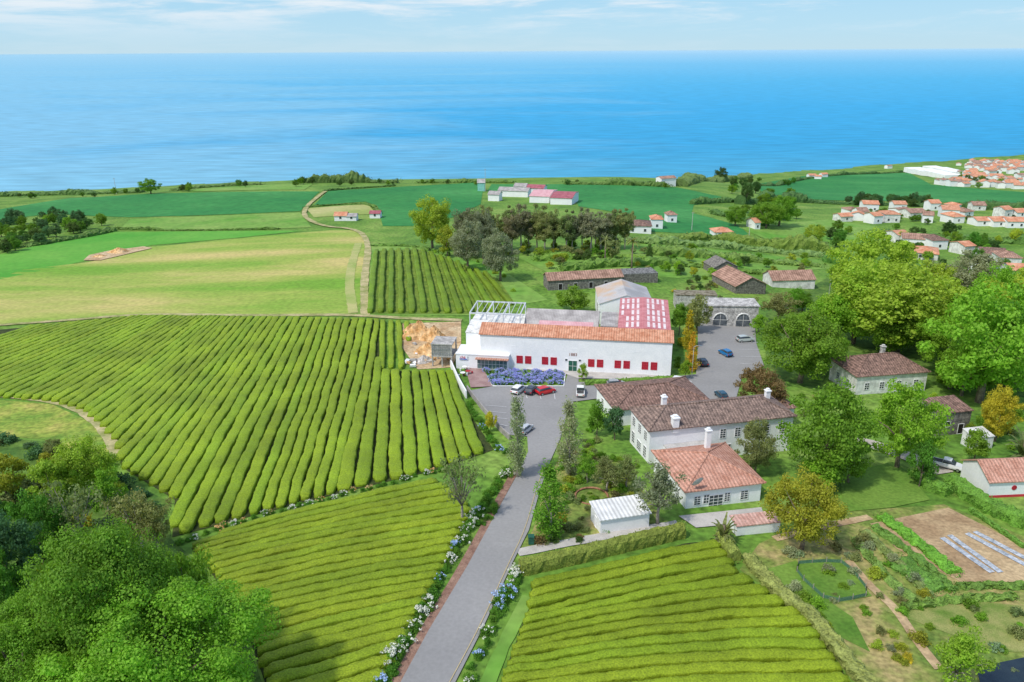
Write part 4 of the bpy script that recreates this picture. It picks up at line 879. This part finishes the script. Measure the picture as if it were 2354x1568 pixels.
for l,w_,h_,c_ in (([(1380,552),(1500,560),(1700,572),(1890,590)],7,4,(.17,.26,.07)),([(1500,585),(1700,598),(1880,612)],6,3,(.15,.26,.05)),([(1520,555),(1640,548),(1720,562),(1900,580)],6,4.5,(.15,.24,.04)),([(1230,600),(1400,590),(1500,600)],4,2.4,(.16,.28,.04)),([(1290,622),(1450,610),(1600,612),(1760,632)],4,2.4,(.14,.24,.04)),([(1700,470),(1780,462),(1900,468),(2100,474),(2354,486)],7,6,(.07,.15,.04)),([(1640,492),(1700,505),(1760,520)],6,5,(.09,.18,.04)),([(0,452),(150,448),(330,442)],8,3.5,(.11,.2,.05)),([(400,439),(470,432),(600,425)],8,4,(.11,.2,.05)),([(700,421),(800,420),(915,421)],8,7,(.1,.18,.045)),([(960,421),(1090,420),(1180,421)],7,4,(.11,.2,.04)),([(1300,424),(1380,425),(1540,431)],8,4,(.11,.19,.04)),([(250,527),(450,531),(640,528)],2.2,1.4,(.12,.22,.04)),([(60,568),(160,552),(262,532)],4,2.4,(.11,.2,.04)),([(700,478),(850,466),(872,492)],2.4,1.6,(.12,.21,.04)),([(745,440),(905,428)],3,2,(.1,.19,.04)),([(1720,428),(1860,406),(2100,394)],6,4,(.08,.16,.04)),([(1560,428),(1640,412),(1720,408)],14,6,(.12,.18,.05)),([(1590,470),(1700,464)],4,3,(.09,.17,.04)),([(855,566),(960,566),(1030,588)],2,1.6,(.13,.24,.04)),([(2000,540),(2354,560)],8,5,(.1,.2,.04)),([(1900,600),(2354,670)],8,5,(.1,.22,.04))):
    hedge('hedgerow',l,w_,h_,c_,'wild green hedgerow dividing the fields',leaf=.7,dens=34,group='hedgerows between the fields',jit=.6)
# ------------------------------------------------------------------ HYDRANGEAS
HYD={}
for nm,fm in (('w',FLW),('b',FLB),('v',FLV),('y',FLY)):
    for i in range(3):
        rnd=random.Random(i*7+3); C=[]
        for k in range(34 if nm=='v' else (9,15,22)[i]):
            a=rnd.uniform(0,6.28); e=rnd.uniform(.1,1.45); C.append((math.cos(a)*math.cos(e)*1.04,math.sin(a)*math.cos(e)*1.04,.3+math.sin(e)*.78))
        HYD[nm+str(i)]=quadmesh('flowers',leaves(C,[.15]*len(C),16,.13,.5,.7,np.random.default_rng(i)),fm)
def hyd(x,y,r,h,t,label='hydrangea bush with %s flower heads by the road',group='hydrangea bushes lining the road'):
    root=obj('hydrangea_bush',None,None,(x,y,gz(x,y)),(0,0,random.uniform(0,6.28)),label%({'w':'white','b':'blue','v':'violet blue','y':'yellow','g':'few open'}[t]),'flowering bush',group); root.scale=(r,r,h); root.empty_display_size=.2
    obj('foliage',random.choice(SHR),root,color=vary((.12,.28,.03)))
    if t!='g': obj('flowers',HYD[t+str(random.randrange(3))],root)['kind']='stuff'
def line_bushes(line,step,r,types,off=.4,**k):
    for p in resample([S(*q)[:2] for q in line],step)[:-1]: hyd(p[0]+random.uniform(-off,off),p[1]+random.uniform(-off,off),r*random.uniform(.7,1.25),r*random.uniform(.8,1.2),random.choice(types),**k)
line_bushes([(880,1590),(940,1455),(1027,1310),(1088,1195),(1146,1110),(1180,1080)],1.3,1.1,'bggggwwg')
line_bushes([(905,1525),(930,1485)],1.4,1.35,'w'); line_bushes([(985,1400),(1000,1380)],1.3,1.1,'w')
line_bushes([(1065,1600),(1105,1500),(1150,1400),(1185,1340)],1.4,.95,'wwbggg')
line_bushes([(1148,1392),(1166,1368)],1.0,1.3,'b'); line_bushes([(1180,1335),(1190,1310)],1.0,1.2,'w')
line_bushes([(1110,1205),(1140,1158)],1.5,.9,'bg')
line_bushes([(410,1252),(560,1200),(760,1148),(990,1090),(1060,1075)],1.4,.75,'wwygg',label='low border bush with %s flowers between tea rows',group='flower border between the tea fields')
line_bushes([(1078,930),(1110,985),(1140,1030),(1165,1045)],1.5,1.0,'bggg')
P=[S(*p)[:2] for p in [(1112,852),(1292,858),(1290,884),(1136,885)]]
for k in range(125):
    while 1:
        x=random.uniform(min(p[0] for p in P),max(p[0] for p in P)); y=random.uniform(min(p[1] for p in P),max(p[1] for p in P))
        if pip(x,y,P): break
    hyd(x,y,random.uniform(.6,.95),random.uniform(.7,1.0),random.choice('vvvvb'),'hydrangea bush with %s flowers before the factory','hydrangeas in the factory flower bed')
# ------------------------------------------------------------------ TREES
for a in ((400,1350,1720,510,'big','bright','on the lower hillside',None,0),(290,1195,1640,410,'big','green','on the lower hillside',None,1),(90,1370,1690,330,'big','green','on the lower hillside',None,0),
 (450,1250,1540,190,'broad','green'),(190,1095,1290,200,'sparse','olive'),(330,1108,1280,150,'airy','olive'),(205,1000,1140,150,'broad','lime'),(40,1170,1400,190,'broad','blueg'),(110,1130,1320,150,'broad','deep'),
 (20,1260,1460,170,'broad','deep'),(20,1030,1150,110,'small','yellowgreen'),(130,1040,1180,110,'small','lime'),(255,1060,1200,110,'airy','green'),(370,1130,1290,90,'airy','olive'),
 (1190,912,1098,56,'column','greygreen','beside the road'),(1308,922,1092,66,'column','greygreen','beside the road'),(1372,915,1002,56,'small','green','beside the manor'),(1413,926,1012,62,'small','blueg','beside the manor'),
 (1265,1068,1242,90,'column','green','beside the road'),(1062,1030,1200,140,'sparse','olive','at the tea field corner'),(1512,1058,1205,150,'airy','greybrown','beside the manor wing'),(1395,1045,1130,100,'airy','olive','in the manor garden'),(1350,1040,1110,70,'airy','green','in the manor garden'),(1440,1040,1125,80,'airy','olive','in the manor garden'),
 (1735,960,1092,100,'broad','olive','beside the manor'),(1742,842,965,135,'broad','bronze','beside the car park'),(1890,880,1110,235,'broad','green','beside the manor'),(2062,872,1075,180,'broad','bright','on the lawn edge'),
 (1842,1080,1262,180,'broad','yellowgreen','above the kitchen garden'),(1885,1035,1125,120,'small','bright','on the lawn edge'),(1950,1000,1110,110,'small','green','on the lawn edge'),(2112,1005,1118,70,'small','deep','near the gravel yard'),
 (1838,708,880,210,'broad','green','beside the car park'),(1890,740,860,110,'broad','bright','beside the car park'),(1790,660,745,110,'airy','olive'),(1990,522,720,210,'broad','lime'),(2060,595,810,310,'broad','lime'),(1960,600,790,190,'broad','lime'),
 (2250,640,925,300,'broad','bright'),(2210,568,720,180,'broad','greygreen'),(2335,610,780,170,'broad','lime'),(2340,680,880,170,'broad','bright'),(2130,630,800,190,'broad','lime'),(2170,720,860,150,'broad','bright'),(2040,700,815,150,'broad','green'),(1925,650,790,160,'broad','bright'),(2210,760,910,130,'broad','bright'),(2120,590,740,150,'broad','lime'),(2290,600,760,140,'broad','bright'),
 (1582,712,800,44,'conifer','yellow','beside the car park'),(1588,762,852,42,'conifer','orange','beside the car park'),(1575,824,872,34,'small','bright','beside the car park'),(1600,672,765,80,'small','olive'),(1560,690,770,50,'small','green'),(1742,720,766,44,'small','bright','beside the arches'),
 (2286,885,1015,96,'broad','yellow','near the stone shed'),(2236,982,1062,76,'small','green'),(1316,655,718,92,'small','green','behind the factory'),(1150,520,646,98,'broad','greybrown'),(1075,500,620,95,'broad','greybrown'),(1082,470,590,100,'broad','brown'),(1110,480,595,80,'broad','greybrown'),
 (995,444,575,110,'broad','lime'),(1028,512,592,54,'small','yellowgreen'),(1340,832,876,26,'small','lime','near the factory door'),(347,408,446,52,'broad','green'),(1657,382,418,32,'broad','dark'),(2190,1435,1590,170,'airy','lime'),
 (1790,445,520,90,'broad','green'),(1760,460,525,80,'broad','green'),(1715,418,470,36,'broad','dark'),(1690,470,520,60,'broad','green'),(1870,515,560,60,'broad','lime'),(2180,505,545,40,'broad','dark'),(1452,550,618,42,'palm','olive'),(1390,548,610,36,'palm','olive'),(1408,545,600,50,'small','olive'),
 (1492,560,600,30,'conifer','dark'),(1660,1178,1250,64,'agave','olive','in the manor garden'),(1880,1050,1110,44,'palm','yellowgreen'),(1128,940,992,34,'small','yellow'),(2350,980,1060,90,'agave','olive')):
    a=list(a)+[None]*(9-len(a)); tree(a[0],a[1],a[2],a[3],a[4],a[5],a[6] or '',a[7],a[8])
for i,px in enumerate(range(1112,1440,17)):
    tree(px+random.uniform(-8,8),random.uniform(462,490),random.uniform(568,584),random.uniform(50,74),'tall',random.choice(['greybrown','brown','olive','olive']),'in the windbreak row','windbreak trees behind the tea field')
def vt(x,y,cols=('dark','deep','blueg','green'),s=(.5,1.1),kinds=('broad',),lab='on the wooded slope',grp='wooded slope trees'):
    k=random.choice(kinds); key=random.choice([q for q in PROTO if q.startswith(k)]); c=random.choice(cols); f=random.uniform(*s)
    place(key,x,y,gz(x,y),f,f*random.uniform(.75,1.1),vary(GREENS[c],.2),KINDN[k],WORDC[c]+' '+KINDN[k].replace('_',' ')+' '+lab,'tree',grp)
scatter([(0,520),(120,495),(265,512),(240,530),(60,570),(0,590)],44,lambda x,y:vt(x,y,s=(.5,.9)))
scatter([(-20,1020),(140,1020),(250,1085),(300,1180),(120,1250),(-20,1300)],16,lambda x,y:vt(x,y,('blueg','deep','green','olive','lime'),(.25,.5)))
scatter([(1900,640),(2354,690),(2420,850),(2150,810),(1960,780),(1890,750)],34,lambda x,y:vt(x,y,('green','lime','bright','lime'),(.7,1.2)))
scatter([(2150,820),(2354,850),(2420,930),(2180,900)],7,lambda x,y:vt(x,y,('green','bright','lime'),(.5,.9)))
scatter([(1760,720),(1900,700),(1930,780),(1900,850),(1800,850)],7,lambda x,y:vt(x,y,('green','bright'),(.5,.85)))
scatter([(1680,440),(1820,450),(1850,520),(1700,510)],18,lambda x,y:vt(x,y,('dark','green','deep'),(.6,1.0)))
scatter([(1640,411),(1720,407),(1850,425),(1700,440)],12,lambda x,y:vt(x,y,('dark','deep'),(.5,.8)))
scatter([(1900,462),(2160,468),(2160,476),(1900,474)],26,lambda x,y:vt(x,y,('dark','blueg'),(.6,.9)))
scatter([(1850,520),(2060,540),(2354,560),(2354,650),(2200,640),(1950,600)],40,lambda x,y:vt(x,y,('green','dark','lime','deep'),(.35,.75)))
scatter([(1930,485),(2354,490),(2354,540),(2000,530)],36,lambda x,y:vt(x,y,('green','dark','deep'),(.25,.5)))
scatter([(2160,402),(2354,402),(2354,440),(2160,430)],20,lambda x,y:vt(x,y,('green','dark'),(.5,.9)))
scatter([(1210,600),(1500,570),(1880,600),(1880,630),(1560,645),(1280,625)],60,lambda x,y:vt(x,y,('dark','green','yellowgreen','olive','bright'),(.4,.9),('small',)))
scatter([(1110,575),(1430,562),(1440,585),(1200,600)],30,lambda x,y:vt(x,y,('green','olive','dark','yellowgreen'),(.5,1.0),('small',),'under the windbreak trees'))
scatter([(380,438),(900,422),(910,428),(430,442)],14,lambda x,y:vt(x,y,('dark','green'),(.35,.7)))
scatter([(-20,454),(330,443),(330,448),(-20,462)],9,lambda x,y:vt(x,y,('dark','green','deep'),(.3,.6)))
scatter([(940,421),(1560,430),(1560,436),(940,424)],10,lambda x,y:vt(x,y,('dark','green'),(.3,.6)))
scatter([(1480,690),(1540,700),(1560,650),(1640,640),(1640,690),(1560,690)],8,lambda x,y:vt(x,y,('dark','olive'),(.3,.5),('small',)))
G=GREENS
def sh_(cols,rr,lab,grp,hs=(.7,1.2)):
    def f(x,y):
        r=random.uniform(*rr); shrub(x,y,r,r*random.uniform(*hs),G[random.choice(cols)],lab,grp)
    return f
scatter([(-20,1010),(150,1020),(270,1090),(380,1180),(390,1260),(200,1330),(-20,1330)],62,sh_(('blueg','deep','bright','green','olive','yellowgreen'),(1.0,2.5),'wild shrub in the overgrown hollow','wild shrubs in the overgrown hollow'))
scatter([(1300,1030),(1430,1070),(1500,1190),(1340,1245),(1235,1250),(1265,1130)],78,sh_(('olive','green','yellowgreen','dark','bronze','bright','olive'),(.6,1.5),'mixed garden shrub in the manor garden','manor garden shrubs'))
scatter([(1320,960),(1430,1050),(1480,1070),(1440,1085),(1310,1030)],18,sh_(('green','dark','bright','olive'),(.7,1.4),'dark garden shrub along the manor wall','manor garden shrubs'))
scatter([(1750,1260),(1990,1200),(2060,1300),(2350,1420),(2350,1560),(2020,1560),(1850,1400)],62,sh_(('olive','green','yellowgreen','bright','greygreen'),(.5,1.5),'mixed garden shrub in the kitchen garden','kitchen garden shrubs'))
scatter([(2000,1480),(2110,1490),(2090,1530),(2000,1510)],9,sh_(('yellow','yellowgreen'),(.6,1.0),'yellow flowering shrub in the kitchen garden','yellow shrubs in the kitchen garden'))
scatter([(1590,700),(1610,860),(1555,868),(1550,720)],10,sh_(('yellow','green','bright'),(.8,1.4),'low shrub bordering the car park','car park border shrubs'))
scatter([(1540,650),(1640,640),(1660,690),(1560,690)],10,sh_(('yellow','green','olive'),(.9,1.7),'yellowish shrub among the ruins','shrubs among the ruins'))
scatter([(2140,880),(2330,900),(2354,1040),(2250,1050),(2140,950)],18,sh_(('olive','green','lime'),(.9,2.0),'shrub beside the stone shed','shrubs near the stone shed'))
scatter([(1760,870),(1930,910),(1960,1010),(1860,1080),(1790,1000)],12,sh_(('olive','green','deep'),(.9,1.8),'shrub under the trees beside the manor','shrubs beside the manor trees'))
scatter([(850,560),(1040,575),(1180,620),(1260,690),(1200,695),(1080,600)],10,sh_(('green','lime','bright'),(.9,1.9),'bush on the grassy verge behind rows','bushes behind the tea rows'))
# ------------------------------------------------------------------ small things
def pole(px,py,h,label='slender grey street lamp beside the car park',lamp=True,r=.07):
    x,y,z=S(px,py); V=[];F=[]; tube(V,F,[(0,0,-.3),(0,0,h*.5),(0,0,h)],[r*1.3,r,r*.8],8)
    root=obj('street_lamp' if lamp else 'utility_pole',None,None,(x,y,z),None,label,'street lamp' if lamp else 'pole'); obj('post',mesh('post',V,F,CONC),root)
    V=[];F=[]
    if lamp: tube(V,F,[(0,0,h),(.6,0,h+.25),(1.3,0,h+.25)],[.05,.05,.05],6); obj('arm',mesh('arm',V,F,CONC),root); obj('lamp_head',boxm('lamp_head',1.2,1.8,-.12,.12,h+.18,h+.32,STEEL),root)
    else: obj('crossarm',boxm('crossarm',-.8,.8,-.06,.06,h-.5,h-.36,BARKG),root)
pole(1590,868,7.5); pole(1905,680,7.5,'slender grey street lamp beside the lane')
pole(268,446,12,'tall thin mast on the coastal ridge',False,.15); pole(1116,440,16,'tall utility pole near the farm',False,.15); pole(1590,530,9,'wooden utility pole in the crop field',False,.12); pole(1720,560,9,'wooden utility pole by the hedgerow',False,.12)
fence=[(1822,1298),(1940,1292),(2004,1372),(1905,1388),(1840,1330)]
P0=[S(*p)[:2] for p in fence]; mid=[((P0[i][0]+P0[(i+1)%5][0])/2,(P0[i][1]+P0[(i+1)%5][1])/2) for i in range(5)]
P=[mid[4]]
for i in range(5): P+=[P0[i],mid[i]]
P=smoothp(P); R_=resample(P,2.0)
root=obj('garden_fence',None,None,(*P[0],gz(*P[0])),None,'low green mesh fence around a grass pen','fence'); V=[];F=[];VP=[];FP=[]
bx,by,bz=root.location
for i,p in enumerate(R_):
    z=gz(*p)-bz; x,y=p[0]-bx,p[1]-by; tube(VP,FP,[(x,y,z-.2),(x,y,z+.95)],[.05,.05],5)
    V+=[(x,y,z+.05),(x,y,z+.65)]
    if i: b=(i-1)*2; F.append((b,b+1,b+3,b+2))
obj('mesh_panel',mesh('mesh_panel',V,F,M('fence_green',(.06,.15,.09),(.12,.23,.14),6,.8)),root); pp=obj('posts',mesh('posts',VP,FP,BARKG),root); pp['kind']='stuff'
sheet('lawn',fence,LAWN,3)
m=M('wood_brown',(.16,.07,.04),(.26,.13,.07),3)
x,y,z=S(1164,1366); root=obj('garden_bench',None,None,(x,y,z+.1),(0,0,1.2),'brown wooden bench beside the hydrangeas','bench')
obj('seat',boxm('seat',-.8,.8,-.22,.22,.42,.48,m),root); obj('backrest',boxm('backrest',-.8,.8,.23,.28,.5,.95,m),root)
for s in (-.7,.7): obj('leg',boxm('leg',s-.05,s+.05,-.2,.2,-.1,.415,m),root)
for (px,py,mm,wd) in ((1068,852,WHITE,'white'),(1076,862,WINRED,'red'),(1064,866,WHITE,'white')):
    x,y,z=S(px,py); root=obj('terrace_table',None,None,(x,y,z+.3),(0,0,.4),'small %s terrace table with two stools'%wd,'table')
    V=[];F=[]; tube(V,F,[(0,0,.7),(0,0,.76)],[.6,.6],14); obj('table_top',mesh('table_top',V,F,mm),root)
    V=[];F=[]; tube(V,F,[(0,0,-.2),(0,0,.69)],[.06,.05],6); obj('leg',mesh('leg',V,F,STEEL),root)
    for s in (-1,1):
        V=[];F=[]; tube(V,F,[(s,0,-.2),(s,0,.4),(s,0,.45)],[.2,.2,.24],10); obj('stool',mesh('stool',V,F,mm),root)
V=[];F=[]; n=28; x,y,z=S(1360,1142)
tube(V,F,[(math.cos(6.283*k/n)*2.6,math.sin(6.283*k/n)*2.6,.15) for k in range(n+1)],[.18]*(n+1),6); obj('round_flower_bed',mesh('round_flower_bed',V,F,M('brick_edge',(.25,.12,.07),(.38,.2,.12),2)),None,(x,y,z),None,'round brick-edged flower bed in the garden','flower bed')
for k in range(8):
    a=random.uniform(0,6.28); r=random.uniform(0,1.9); shrub(x+math.cos(a)*r,y+math.sin(a)*r,random.uniform(.3,.6),.4,G['green'],'low plant inside the round flower bed','plants in the round bed')
x,y,z=S(1221,1250); V=[];F=[]; abox(V,F,-.4,.4,-.4,.4,0,1.1); abox(V,F,-.45,.45,-.45,.45,1.1,1.25); abox(V,F,-.3,.3,-.46,-.41,.7,.9)
obj('waste_bin',mesh('waste_bin',V,F,DGREEN),None,(x,y,z+.1),None,'dark green waste bin beside the drive','bin')
